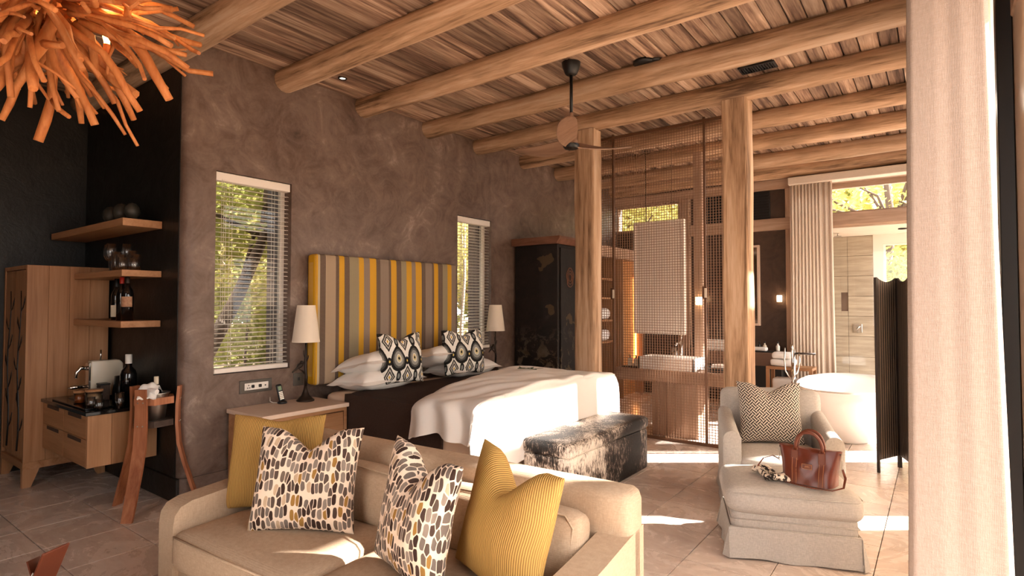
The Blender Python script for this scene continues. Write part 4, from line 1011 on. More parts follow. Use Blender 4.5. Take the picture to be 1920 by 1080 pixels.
for (y0, y1, n) in ((2.95, 4.42, 16), (4.70, 6.25, 18), (6.72, 7.05, 8)):
    o = obj('sheer_curtain', drape(folds((4.27, y0, 0), (4.27, y1, 0), n, .022, (1, 0, 0)), .01, 2.34, 1.0, 4, 3, .0015), MT['sheer'])
    tag(o, {2.95: 'sheer curtain nearest the open doorway, behind the linen curtain', 4.70: 'middle sheer curtain across the terrace doors', 6.72: 'sheer curtain at the bathroom end of the terrace doors'}[y0], 'curtain', 'sheer curtains behind the linen curtain')
t = thing('curtain', 'floor-length cream curtain gathered beside the shower, in the bathroom', 'curtain', (2.82, 8.1, 0))
obj('drape', drape(folds((2.575, 8.13, 0), (2.93, 8.13, 0), 9, .013, (0, 1, 0)) + folds((2.94, 8.14, 0), (3.06, 8.12, 0), 2, .014, (0, 1, 0))[1:], .01, 2.90, 1.06, 12, 4), MT['linen_lightened'], t)
obj('pelmet', box(nb(), 2.565, 4.3, 8.05, 8.24, 2.895, 2.99, .006, 1), MT['linen_lightened'], t)

# ------------------------------------------------------------------ ceiling fan and ceiling fittings
fx, fy = 1.92, 3.68
t = thing('ceiling_fan', 'ceiling fan with three curved wooden blades on a black rod', 'fan', (fx, fy, 2.50))
obj('canopy', lathe(nb(), [(.0, 3.075), (.032, 3.075), (.045, 3.085), (.068, 3.14), (.072, 3.176), (0, 3.176)], (fx, fy, 0), 28, False), MT['black'], t, smooth=40)
obj('rod', tube(nb(), [(fx, fy, 2.78), (fx, fy, 3.08)], .012, 12), MT['black'], t)
obj('motor', lathe(nb(), [(.0, 2.545), (.050, 2.545), (.055, 2.56), (.040, 2.60), (.020, 2.65), (.014, 2.79), (.0, 2.79)], (fx, fy, 0), 32, False), MT['walnut'], t, smooth=50)
obj('cap', lathe(nb(), [(.0, 2.515), (.050, 2.518), (.060, 2.530), (.060, 2.548), (0, 2.548)], (fx, fy, 0), 28, False), MT['black'], t, smooth=40)
for q, ang in enumerate((-59, 61, 181)):
    a0 = R(ang)
    def bl(a, c):
        r = .02 + .50*a; wdt = (.050 + .026*math.sin(min(1, a*1.15)*math.pi*.8))*(1 if a < .82 else math.sqrt(max(.02, 1-((a-.82)/.19)**2))); tw = R(30)*(1-a)**1.3 + R(8)
        z = 2.555 + .030*a - .02*math.sin(a*math.pi)
        s = (2*c-1)*wdt; y = s*math.cos(tw) - .03*math.sin(a*2.4); zz = z + s*math.sin(tw)
        return Vector((fx + r*math.cos(a0) - y*math.sin(a0), fy + r*math.sin(a0) + y*math.cos(a0), zz))
    b = nb(); grid(b, 26, 7, bl); solid(b, .008); obj('blade', b, MT['walnut'], t, smooth=60)
t = thing('ceiling_speaker', 'small black speaker set in the boards beside the fan', 'speaker', (2.37, 4.0, 3.15))
b = nb(); lathe(b, [(0, 0), (.075, .0), (.085, .01), (.085, .028), (0, .028)], (2.37, 4.0, 3.15), 22, False)
lathe(b, [(0, .002), (.05, .002), (.058, .012), (.058, .028), (0, .028)], (2.45, 4.02, 3.15), 18, False); obj('grille', b, MT['black'], t)
t = thing('ceiling_vent', 'black slatted air vent in the ceiling boards', 'vent', (3.03, 4.60, 3.155))
f = nb()
for (x0, x1, y0, y1) in ((2.90, 3.16, 4.53, 4.545), (2.90, 3.16, 4.655, 4.67), (2.90, 2.915, 4.545, 4.655), (3.145, 3.16, 4.545, 4.655)): box(f, x0, x1, y0, y1, 3.158, 3.178)
obj('frame', f, MT['black'], t); obj('duct', box(nb(), 2.915, 3.145, 4.545, 4.655, 3.172, 3.178), MT['darkbox'], t)
for q in range(12): obj('slat', box(nb(), 2.922+.019*q, 2.930+.019*q, 4.545, 4.655, 3.160, 3.172), MT['black'], t)
t = thing('ceiling_downlight', 'small round downlight in the boards above the left bed window', 'light', (.29, 2.83, 3.165))
obj('ring', lathe(nb(), [(.036, .012), (.036, 0), (.026, 0), (.024, .012)], (.29, 2.83, 3.165), 24, False), MT['bronze'], t); obj('lens', lathe(nb(), [(0, .007), (.024, .007), (.024, .01), (0, .01)], (.29, 2.83, 3.165), 20, False), MT['spot'], t)

# ------------------------------------------------------------------ driftwood chandelier
random.seed(21)
cx, cy, cz = 1.555, .60, 2.455
t = thing('driftwood_chandelier', 'orange-lit chandelier of tangled driftwood sticks hanging over the coffee table', 'chandelier', (cx, cy, cz-.45))
C0 = Vector((cx, cy, cz))
obj('rod', tube(nb(), [(cx, cy, cz), (cx, cy, 3.02)], .012, 8), MT['bronze'], t); obj('ceiling_cup', lathe(nb(), [(.0, 3.0), (.05, 3.01), (.06, 3.175), (0, 3.175)], (cx, cy, 0), 20, False), MT['bronze'], t)
NST = 150
for q in range(NST):
    zz = random.uniform(-.95, .35); a = random.uniform(0, 2*math.pi); rr = math.sqrt(max(0, 1-zz*zz)); d = Vector((rr*math.cos(a), rr*math.sin(a), zz))
    s = C0 + d*random.uniform(.05, .16); L = random.uniform(.26, .46); r0 = random.choice((.008, .010, .012, .015, .020)); pts = [s]; dd = d.copy(); n = 5
    for i in range(n):
        dd = (dd + Vector((random.gauss(0, .22), random.gauss(0, .22), random.gauss(-.05, .20)))).normalized(); pts.append(pts[-1] + dd*L/n)
    b = nb(); rd = [r0*(1.1-.35*i/n)*random.uniform(.85, 1.18) for i in range(n+1)]
    tube(b, pts, rd, 7)
    if random.random() < .45:
        i = random.randrange(2, 5); e = (dd + Vector((random.gauss(0, .6), random.gauss(0, .6), random.gauss(0, .5)))).normalized()
        m = pts[i] + e*L*.16; tube(b, [pts[i], m, m + (e + Vector((random.gauss(0, .3), random.gauss(0, .3), random.gauss(0, .3)))).normalized()*L*.16], [rd[i]*.75, rd[i]*.6, rd[i]*.5], 6)
    obj('branch', b, MT['driftwood'], t)
for q, (dx, dy, dz) in enumerate(((.16, .22, -.02), (.02, .20, -.13), (-.2, .05, -.05), (.22, -.06, -.06), (-.05, -.22, -.05))):
    p = C0 + Vector((dx, dy, dz)); sl = obj('candle_sleeve', tube(nb(), [p - Vector((0, 0, .055)), p + Vector((0, 0, .02))], .012, 12), MT['driftwood'], t)
    obj('bulb', lathe(nb(), [(0, .0), (.009, .0), (.010, .012), (.014, .026), (.013, .040), (.007, .054), (0, .060)], (p.x, p.y, p.z+.02), 14, False), MT['bulb'], sl)
    if q < 5:
        l = bpy.data.lights.new('candle_light', 'POINT'); l.energy = 1.7; l.color = (1, .62, .28); l.shadow_soft_size = .02
        lo = bpy.data.objects.new('candle_light', l); COL.objects.link(lo); lo.parent = t; lo.location = p + Vector((0, 0, .105)) - t.location

# coffee table edge and the little card holder on it
t = thing('coffee_table', 'low dark coffee table just below the frame, under the chandelier', 'table', (2.0, .33, 0))
obj('top', box(nb(), 1.70, 2.30, .02, .63, .36, .395, .006, 1), MT['stave_dark'], t)
for x in (1.74, 2.26):
    for y in (.06, .59): obj('leg', box(nb(), x-.02, x+.02, y-.02, y+.02, 0, .36), MT['stave_dark'], t)
t = thing('card_holder', 'small brown leather card holder with a white wire loop, bottom left corner', 'card holder', (1.80, .56, .395))
mx = Matrix.Translation((1.80, .56, .397)) @ Matrix.Rotation(R(-62), 4, 'Z') @ Matrix.Rotation(R(-24), 4, 'X')
obj('board', box(nb(), -.045, .045, -.004, .004, 0, .20, .002, 1, mx), MT['leather_tan'], t)
obj('back_leg', box(nb(), -.02, .02, .0, .006, 0, .15, 0, 1, Matrix.Translation((1.835, .583, .397)) @ Matrix.Rotation(R(-62), 4, 'Z') @ Matrix.Rotation(R(20), 4, 'X')), MT['leather_tan'], t)
obj('wire_loop', tube(nb(), [mx @ Vector(p) for p in ((.012, -.010, .03), (.012, -.012, .105), (.036, -.012, .125), (.042, -.012, .03))], .0028, 6), MT['white_plastic'], t)
# ------------------------------------------------------------------ minibar recess
k = N('oak_panel_boards'); 
t = thing('tall_cabinet', 'tall oak cabinet with black branch inlay on its doors', 'cabinet', (-1.58, 1.49, 0))
CX0, CX1, CY0, CY1 = -1.885, -1.27, 1.225, 1.748
b = nb(); box(b, CX0, CX0+.03, CY0, CY1, .185, 1.64); box(b, CX0+.03, CX1-.03, CY0+.02, CY1, .185, .215); box(b, CX0+.03, CX1-.03, CY0+.0, CY1, 1.61, 1.64); box(b, CX0+.03, CX1-.03, CY1-.02, CY1, .215, 1.61)
obj('carcass', b, MT['oak_z'], t)
for i in range(4):
    y0 = CY0 + (CY1-CY0)*i/4; obj('side_board', box(nb(), CX1-.03, CX1, y0+.0006, y0+(CY1-CY0)/4-.0006, .185, 1.64, .0015, 1), MT['oak_z'], t)
b = nb(); box(b, CX0, CX1-.002, CY0+.0, CY1, .13, .185, .003, 1); obj('plinth', b, MT['oak_x'], t)
for (x, y, sx, sy) in ((CX1-.002, CY0, -1, 1), (CX0, CY0, 1, 1), (CX1-.002, CY1-.005, -1, -1), (CX0, CY1-.005, 1, -1)):
    b = nb(); top = [(x, y), (x + sx*.05, y), (x + sx*.05, y + sy*.10), (x, y + sy*.10)]; bot = [(x, y), (x + sx*.035, y), (x + sx*.035, y + sy*.05), (x, y + sy*.05)]
    A = [b.verts.new((p[0], p[1], .132)) for p in top]; B = [b.verts.new((p[0], p[1], 0)) for p in bot]
    b.faces.new(A); b.faces.new(B[::-1])
    for i in range(4): b.faces.new((A[i], A[(i+1) % 4], B[(i+1) % 4], B[i]))
    obj('leg', b, MT['oak_z'], t)
xm = (CX0+CX1)/2
for x0, x1 in ((CX0+.032, xm-.002), (xm+.002, CX1-.032)):
    d = obj('door', box(nb(), x0, x1, CY0+.004, CY0+.02, .22, 1.605, .0015, 1), MT['oak_z'], t)
    rnd = random.Random(5 if x0 < xm-.1 else 9); br = nb(); w = x1-x0
    trunk = [(x0 + w*(.5 + .12*math.sin(q*1.1)), CY0+.003, .25 + q*.15) for q in range(9)]
    tube(br, trunk, [.009-.0006*q for q in range(9)], 5)
    for q in range(1, 8):
        p = Vector(trunk[q]); sg = 1 if q % 2 else -1; e = p + Vector((sg*w*rnd.uniform(.22, .4), 0, rnd.uniform(.05, .14))); m = (p+e)/2 + Vector((0, 0, -.02)); tube(br, [p, m, e], [.006, .005, .004], 5)
        tube(br, [m, m + Vector((sg*.03, 0, .035)), m + Vector((sg*.045, 0, .085))], [.003, .006, .001], 5)
    obj('branch_inlay', br, MT['black'], d)
t = thing('minibar_unit', 'wall-hung oak drawer unit with a black stone top, beside the tall cabinet', 'drawer unit', (-.79, 1.55, .28))
MX0, MX1, MY0, MY1 = -1.262, -.33, 1.335, 1.750
b = nb(); box(b, MX0, MX0+.02, MY0+.02, MY1, .28, .62); box(b, MX0+.02, MX1-.02, MY0+.02, MY1, .28, .30); box(b, MX0+.02, MX1-.02, MY1-.02, MY1, .30, .62); obj('carcass', b, MT['oak_x'], t)
for i in range(3):
    y0 = MY0 + (MY1-MY0)*i/3; obj('side_board', box(nb(), MX1-.02, MX1, y0+.0006, y0+(MY1-MY0)/3-.0006, .28, .62, .0015, 1), MT['oak_z'], t)
for x0, x1 in ((MX0+.003, (MX0+MX1)/2-.0015), ((MX0+MX1)/2+.0015, MX1-.022)):
    for z0, z1 in ((.283, .462), (.466, .617)):
        d = obj('drawer', box(nb(), x0, x1, MY0, MY0+.02, z0, z1, .0015, 1), MT['oak_x'], t)
        obj('finger_pull', box(nb(), (x0+x1)/2-.13, (x0+x1)/2+.13, MY0-.002, MY0+.004, z1-.030, z1-.004, .002, 1), MT['stave_dark'], d)
obj('top', box(nb(), MX0, MX1+.012, MY0-.015, MY1, .62, .645, .003, 1), MT['black_gloss'], t)
obj('cable', tube(nb(), [(-.42 + .045*math.cos(a*.9)*(1-.02*a), 1.6, .225 + .045*math.sin(a*.9)) for a in range(0, 15)] + [(-.36, 1.62, .22), (-.34, 1.66, .27), (-.34, 1.68, .285)], .003, 5), MT['steel'], t)
SH = (('long oak corner shelf, topmost, holding the dark eggs', -1.86, 1.888, 1.940), ('oak corner shelf holding the glassware', CX1+.001, 1.541, 1.585), ('oak corner shelf holding the wine bottles', CX1+.001, 1.188, 1.233))
for lab, x0, z0, z1 in SH:
    o = obj('wall_shelf', box(nb(), x0, -.33, 1.513, 1.761, z0, z1, .002, 1), MT['oak_x']); tag(o, lab, 'shelf', 'oak shelves in the recess')
# eggs on the top shelf
MT['egg'] = plain('grey_egg', '#2c2a24', .5, col2='#3b3830', scale=14)
for i, (x, s, lab) in enumerate(((-.50, 1, 'large pale egg ornament at the shelf end'), (-.70, 1.12, 'middle dark egg ornament on the top shelf'), (-.90, 1.1, 'third egg ornament, deepest in shadow'))):
    t = thing('egg_ornament', lab, 'ornament', (x, 1.63, 1.940), group='egg ornaments'); obj('stand', lathe(nb(), [(0, 0), (.032, 0), (.030, .012), (.022, .016)], (x, 1.63, 1.940), 20), MT['black'], t)
    obj('egg', lathe(nb(), [(0, .012), (.03*s, .022*s), (.048*s, .055*s), (.050*s, .075*s), (.042*s, .105*s), (.022*s, .128*s), (0, .134*s)], (x, 1.63, 1.940), 24, False), MT['egg'], t)
# glassware
def tumbler(x, y, z, r, h, lab, group='drinking glasses on the shelf'):
    o = obj('tumbler', lathe(nb(), [(0, 0), (r*.86, 0), (r*1.02, h*.4), (r, h), (r-.0025, h), (r*1.02-.0025, h*.4), (r*.84, .008), (0, .008)], (x, y, z), 20, False), MT['glass']); tag(o, lab, 'glass', group)
def wineglass(x, y, z, lab, s=1.0):
    t = thing('wine_glass', lab, 'glass', (x, y, z), group='stemmed glasses on the shelf')
    obj('foot', lathe(nb(), [(0, 0), (.032*s, 0), (.030*s, .003), (.006, .008), (0, .008)], (x, y, z), 20, False), MT['glass'], t)
    obj('stem', tube(nb(), [(x, y, z+.006), (x, y, z+.085*s)], .0035, 8), MT['glass'], t)
    obj('bowl', lathe(nb(), [(0, .083*s), (.020*s, .090*s), (.034*s, .12*s), (.036*s, .15*s), (.029*s, .205*s), (.0275*s, .205*s), (.034*s, .15*s), (.032*s, .12*s), (.018*s, .092*s), (0, .088*s)], (x, y, z), 22, False), MT['glass'], t)
wineglass(-.83, 1.60, 1.585, 'leftmost stemmed wine glass on the shelf'); wineglass(-.73, 1.58, 1.585, 'second stemmed wine glass on the shelf'); wineglass(-.66, 1.66, 1.585, 'third stemmed wine glass, partly behind the tumblers')
for i, (x, y, r, h, lab) in enumerate(((-.60, 1.57, .030, .14, 'tallest straight tumbler, next to the wine glasses'), (-.56, 1.66, .030, .15, 'tall tumbler at the back of the glass row'), (-.52, 1.57, .030, .115, 'medium tumbler in the middle of the glass row'), (-.47, 1.65, .030, .12, 'medium tumbler behind the middle one'), (-.45, 1.56, .031, .09, 'short tumbler near the shelf end'), (-.375, 1.60, .034, .082, 'rounded short tumbler at the shelf end'))): tumbler(x, y, 1.585, r, h, lab)
# bottles
def bottle(x, y, z, h, r, lab, capm, labm=None, glassk='dark_glass', lab_h=(.2, .5), name='wine_bottle', group=None, stopper=None):
    t = thing(name, lab, 'bottle', (x, y, z), group=group)
    obj('glass', lathe(nb(), [(0, 0), (r, 0), (r, h*.58), (r*.85, h*.66), (r*.42, h*.74), (r*.38, h*.99), (0, h*.99)], (x, y, z), 24, False), MT[glassk], t)
    obj('capsule', lathe(nb(), [(r*.40, h*.80), (r*.42, h*.81), (r*.42, h), (0, h)], (x, y, z), 18, False), MT[capm], t)
    if labm:
        b = nb(); n = 18
        def fn(a, c):
            th = R(-170) + R(200)*a; return Vector((x + (r+.0012)*math.cos(th), y + (r+.0012)*math.sin(th), z + h*(lab_h[0] + (lab_h[1]-lab_h[0])*c)))
        grid(b, n, 3, fn); obj('label', b, MT[labm], t)
    return t
MT['bottle_black'] = plain('dark_wine_glass', '#0b0909', .06, spec=.7); 
bottle(-.67, 1.60, 1.233, .30, .034, 'leftmost wine bottle with a cream label', 'black', 'label', 'bottle_black', (.08, .36))
bottle(-.53, 1.585, 1.233, .325, .033, 'middle wine bottle with a red capsule', 'red', None, 'bottle_black')
bottle(-.43, 1.585, 1.233, .325, .037, 'right wine bottle with a square red and cream label', 'bronze', 'label_red', 'bottle_black', (.30, .52))
# minibar top
ZT = .645
t = thing('espresso_machine', 'cream capsule espresso machine with chrome spout and lever', 'coffee machine', (-.97, 1.56, ZT))
b = nb(); prism(b, [(1.53, .0), (1.70, .0), (1.735, .10), (1.74, .235), (1.715, .265), (1.53, .268)], 'x', -1.0, -.92); b.transform(Matrix.Translation((0, 0, ZT+.015))); bmesh.ops.bevel(b, geom=b.edges[:], offset=.010, segments=3, affect='EDGES', profile=.5)
obj('body', b, MT['cream_plastic'], t, smooth=40)
obj('base', box(nb(), -1.02, -.90, 1.42, 1.74, ZT, ZT+.018, .004, 1), MT['black_plastic'], t)
obj('front', box(nb(), -.995, -.925, 1.515, 1.532, ZT+.03, ZT+.27, .004, 1), MT['chrome'], t)
obj('lever', tube(nb(), [(-.96, 1.60, ZT+.28), (-.96, 1.60, ZT+.36)], .006, 8), MT['chrome'], t)
obj('spout', tube(nb(), [(-.96, 1.53, ZT+.225), (-.96, 1.475, ZT+.235), (-.96, 1.45, ZT+.20), (-.96, 1.448, ZT+.16)], [.016, .015, .011, .008], 10), MT['chrome'], t)
obj('drip_tray', tube(nb(), [(-.96, 1.53, ZT+.095), (-.96, 1.43, ZT+.095), (-.96, 1.40, ZT+.095)], [.012, .016, .004], 10), MT['chrome'], t)
o = obj('serving_tray', box(nb(), -1.10, -.42, 1.345, 1.52, ZT, ZT+.012, .004, 1), MT['black_gloss']); tag(o, 'flat black serving tray along the front of the minibar', 'tray')
def jar(x, y, r, h, fill, lab, wide=False):
    t = thing('snack_jar', lab, 'jar', (x, y, ZT+.012), group='snack jars on the minibar tray')
    obj('glass', lathe(nb(), [(0, 0), (r, 0), (r, h), (r-.003, h), (r-.003, .005), (0, .005)], (x, y, ZT+.012), 22, False), MT['glass'], t)
    obj('contents', lathe(nb(), [(0, .006), (r-.005, .006), (r-.005, h*.8), (0, h*.85)], (x, y, ZT+.012), 18, False), MT[fill], t)
    obj('lid', lathe(nb(), [(0, h), (r+.003, h), (r+.003, h+.014), (0, h+.014)], (x, y, ZT+.012), 22, False), MT['oak_x'], t)
jar(-.70, 1.40, .036, .075, 'orange_food', 'small glass jar of orange sweets'); jar(-.62, 1.47, .036, .085, 'nuts', 'glass jar with wooden lid behind the sweets'); jar(-.53, 1.43, .050, .095, 'nuts', 'larger glass jar of nuts and biscuits')
tumbler(-.45, 1.39, ZT+.012, .024, .07, 'small tumbler at the front of the minibar tray', 'tumblers on the minibar'); tumbler(-.395, 1.42, ZT, .024, .07, 'small tumbler at the right end of the minibar', 'tumblers on the minibar'); tumbler(-.37, 1.53, ZT, .026, .10, 'tall tumbler at the back right of the minibar', 'tumblers on the minibar')
b_ = bottle(-.60, 1.66, ZT, .34, .052, 'dark glass water carafe with a white stopper', 'white_plastic', None, 'bottle_black', name='water_carafe')
t = thing('kettle', 'black kettle in the shadow at the back of the minibar', 'kettle', (-.78, 1.68, ZT)); obj('body', lathe(nb(), [(0, 0), (.055, 0), (.058, .05), (.045, .17), (.0, .175)], (-.78, 1.68, ZT), 22, False), MT['black_plastic'], t); obj('handle', tube(nb(), [(-.735, 1.68, ZT+.15), (-.69, 1.68, ZT+.14), (-.685, 1.68, ZT+.06), (-.725, 1.68, ZT+.04)], .009, 8), MT['black_plastic'], t)
t = thing('capsule_box', 'dark tilted box of capsules beside the coffee machine', 'box', (-.83, 1.58, ZT)); obj('box', box(nb(), -.87, -.79, 1.55, 1.61, ZT, ZT+.11, .003, 1), MT['stave_dark'], t); obj('lid', box(nb(), -.872, -.788, 1.548, 1.612, ZT+.11, ZT+.122, .002, 1), MT['black'], t)

# ice bucket on its barrel-stave stand
SX, SY = -0.0900, 1.6332
t = thing('bucket_stand', 'ice bucket stand made of curved barrel staves', 'stand', (SX, SY, 0))
feet = ((.085, 1.425), (-.335, 1.515), (.06, 1.86))
for q, (px, py) in enumerate(feet):
    d = Vector((px-SX, py-SY, 0)); L = d.length; d.normalize(); s_ = Vector((-d.y, d.x, 0))
    K = L-.142; prof = [(L, 0), (L-K*.28, .12), (L-K*.65, .28), (L-K*.92, .42), (L-K, .55), (L-K, .68), (L-K*.93, .80)]
    b = nb(); ra = []
    for i, (r_, z) in enumerate(prof):
        hw = .033 + .006*math.sin(i/6*math.pi); c = Vector((SX, SY, z)) + d*r_
        ra.append([b.verts.new(c + s_*hw + d*.009), b.verts.new(c - s_*hw + d*.009), b.verts.new(c - s_*hw - d*.009), b.verts.new(c + s_*hw - d*.009)])
    for i in range(len(ra)-1):
        for k_ in range(4): b.faces.new((ra[i][k_], ra[i][(k_+1) % 4], ra[i+1][(k_+1) % 4], ra[i+1][k_]))
    b.faces.new(ra[0]); b.faces.new(ra[-1])
    lg = obj('leg', b, MT['stave'], t)
    bl_ = nb()
    for z in (.565, .715):
        for sgn in (-1, 1):
            c = Vector((SX, SY, z)) + d*(L-K+.010) + s_*.016*sgn; tube(bl_, [c, c + d*.005], [.005, .004], 8)
    obj('bolts', bl_, MT['steel'], lg)
def hexring(r0, r1, z0, z1, a0):
    b = nb(); n = 6; O = []; I = []
    for z in (z0, z1):
        O.append([b.verts.new((SX + r1*math.cos(a0 + i*math.pi/3), SY + r1*math.sin(a0 + i*math.pi/3), z)) for i in range(n)])
        I.append([b.verts.new((SX + r0*math.cos(a0 + i*math.pi/3), SY + r0*math.sin(a0 + i*math.pi/3), z)) for i in range(n)]) if r0 > 0 else None
    for i in range(n):
        j = (i+1) % n; b.faces.new((O[0][i], O[0][j], O[1][j], O[1][i]))
        if r0 > 0:
            b.faces.new((I[0][j], I[0][i], I[1][i], I[1][j])); b.faces.new((O[1][i], O[1][j], I[1][j], I[1][i])); b.faces.new((O[0][j], O[0][i], I[0][i], I[0][j]))
    if r0 <= 0: b.faces.new(O[0][::-1]); b.faces.new(O[1])
    return b
A0 = math.atan2(1.425-SY, .085-SX) + math.pi/6
obj('ring', hexring(.098, .130, .690, .735, A0), MT['stave'], t); obj('shelf', hexring(0, .128, .545, .585, A0), MT['stave_dark'], t)
t = thing('ice_bucket', 'brushed steel ice bucket held in the wooden stand', 'bucket', (SX, SY, .585))
obj('bucket', lathe(nb(), [(0, 0), (.062, 0), (.066, .004), (.086, .165), (.094, .170), (.094, .176), (.083, .172), (.060, .008), (0, .008)], (SX, SY, .585), 32, False), MT['steel'], t, smooth=50)
bottle(SX-.02, SY+.02, .593, .27, .034, 'champagne bottle standing in the ice bucket', 'label', None, 'bottle_black', name='champagne_bottle')
b = nb()
def tw(a, c):
    x = -.16 + .32*a; y = .05*(2*c-1); return Vector((SX + x*.75 + y*.3, SY - .02 + x*.45*(-1) + y, .785 + .05*math.exp(-((a-.62)/.18)**2)*(1-abs(2*c-1)*.4) - .05*abs(2*a-1.1)**2 + .006*math.sin(c*12)))
grid(b, 26, 10, tw); solid(b, .010); o = obj('napkin', b, MT['towel'], smooth=70); tag(o, 'white cloth napkin draped over the ice bucket', 'napkin')
b = nb(); tube(b, [(SX-.02, SY-.075, .782), (SX+.05, SY-.055, .785), (SX+.12, SY-.03, .778)], [.017, .019, .017], 12); o = obj('rolled_napkin', b, MT['towel'], smooth=60); tag(o, 'rolled end of the white napkin on the bucket rim', 'napkin')

# ------------------------------------------------------------------ wardrobe, posts, mesh screen
k = N('painted_wardrobe'); v = k.coord('World'); n1 = k.noise(v, 3.2, 8, .7, 1.0); sz = k.n('ShaderNodeSeparateXYZ'); k.l(v, sz.inputs[0])
low = k.ramp(k.math('DIVIDE', sz.outputs[2], 2.4), [(.0, '#ffffff'), (.38, '#b0b0b0'), (.55, '#202020')])
wear = k.math('MULTIPLY', k.math('GREATER_THAN', k.noise(v, 5, 9, .75, .6), .53), low)
spots = k.math('GREATER_THAN', k.noise(v, 2.6, 3, .5), .64)
c = k.mix(k.math('MULTIPLY', wear, .8), k.ramp(n1, [(.3, '#17120f'), (.6, '#241c17'), (.75, '#3a322c')]), k.ramp(k.noise(v, 9, 6), [(.35, '#6d5433'), (.6, '#8a7a68')]))
c = k.mix(k.math('MULTIPLY', spots, .5), c, '#6a5236'); k.bump(k.noise(v, 24, 6), .3, .006)
MT['wardrobe'] = k.fin(c, .65, spec=.25)
t = thing('painted_wardrobe', 'old black painted wardrobe with worn decoration in the corner beyond the bed', 'wardrobe', (.36, 5.9, 0))
obj('body', box(nb(), .03, .635, 5.52, 6.40, .06, 2.04, .01, 2), MT['wardrobe'], t)
b = nb(); prism(b, [(.02, 2.04), (.65, 2.04), (.70, 2.10), (.70, 2.125), (.02, 2.125)], 'y', 5.46, 6.46); obj('crown', b, MT['rust_wood'], t)
for y0, y1 in ((5.56, 5.955), (5.965, 6.36)):
    d = obj('door', box(nb(), .635, .655, y0, y1, .12, 2.0, .004, 1), MT['wardrobe'], t)
    orn = nb(); yc = (y0+y1)/2
    for rr_ in (.075, .052, .03): tube(orn, [(.657, yc + rr_*math.cos(a)*(1+.12*math.sin(5*a)), 1.66 + rr_*1.5*math.sin(a)) for a in [2*math.pi*i/24 for i in range(25)]], .006, 5, False)
    obj('carved_medallion', orn, MT['rust_wood'], d)
for (x, y) in ((.08, 5.58), (.58, 5.58), (.08, 6.34), (.58, 6.34)): obj('foot', box(nb(), x-.04, x+.04, y-.04, y+.04, 0, .06), MT['wardrobe'], t)
def post(x0, x1, y0, y1, z1, lab):
    b = nb(); n = 24; sq = [(x0, y0), (x1, y0), (x1, y1), (x0, y1)]; rows = []; cx_, cy_ = (x0+x1)/2, (y0+y1)/2
    for i in range(n):
        z = z1*i/(n-1); ring = []
        for q, (px, py) in enumerate(sq):
            nx, ny = sq[(q+1) % 4]
            for f in (.06, .30, .55, .80, .94):
                p = Vector((px+(nx-px)*f, py+(ny-py)*f, z)); o_ = Vector((p.x-cx_, p.y-cy_, 0)).normalized()
                ring.append(b.verts.new(p + o_*noise.noise(Vector((p.x*6, p.y*6, z*1.6)))*.012))
        rows.append(ring)
    m = len(rows[0])
    for i in range(n-1):
        for k_ in range(m): b.faces.new((rows[i][k_], rows[i][(k_+1) % m], rows[i+1][(k_+1) % m], rows[i+1][k_]))
    b.faces.new(rows[0][::-1]); b.faces.new(rows[-1])
    o = obj('timber_post', b, MT['post'], smooth=40); tag(o, lab, 'post', 'square timber posts')
post(1.292, 1.505, 4.78, 4.95, 3.03, 'rough square timber post beside the wardrobe'); post(2.697, 2.897, 4.78, 4.97, 3.03, 'rough square timber post behind the armchair')
t = thing('mesh_screen', 'floor-to-ceiling woven wire mesh screen between the two posts', 'screen', (1.9, 5.47, 0))
SX0, SX1, SZ0, SZ1, SYY = 1.20, 2.76, .03, 3.11, 5.47
for x, w_ in ((SX0+.008, .008), (1.365, .011), (2.33, .011), (SX1-.008, .008)): obj('upright', box(nb(), x-w_, x+w_, SYY-.012, SYY+.012, 0, 3.15, .002, 1), MT['rod'], t)
for x in (1.365, 2.33):
    lt = obj('latch', box(nb(), x-.022, x+.022, SYY-.035, SYY-.012, 1.40, 1.52, .003, 1), MT['rod'], t); obj('latch_plate', box(nb(), x+.002, x+.024, SYY-.040, SYY-.034, 1.41, 1.50, .002, 1), MT['mirror_back'] if 'mirror_back' in MT else MT['shade'], lt)
for z in (.015, 3.115): obj('rail', box(nb(), SX0, SX1, SYY-.010, SYY+.010, z-.015, z+.015, .002, 1), MT['rod'], t)
b = nb(); st_ = .0265; n = int((SX1-SX0)/st_)
for i in range(1, n): x = SX0 + i*(SX1-SX0)/n; box(b, x-.0021, x+.0021, SYY-.0035, SYY+.0015, SZ0, SZ1-.01)
n = int((SZ1-SZ0)/.0262)
for i in range(1, n): z = SZ0 + i*(SZ1-SZ0)/n; box(b, SX0+.01, SX1-.01, SYY-.0015, SYY+.0035, z-.0021, z+.0021)
o = obj('wire_mesh', b, MT['wire'], t); o['kind'] = 'stuff'

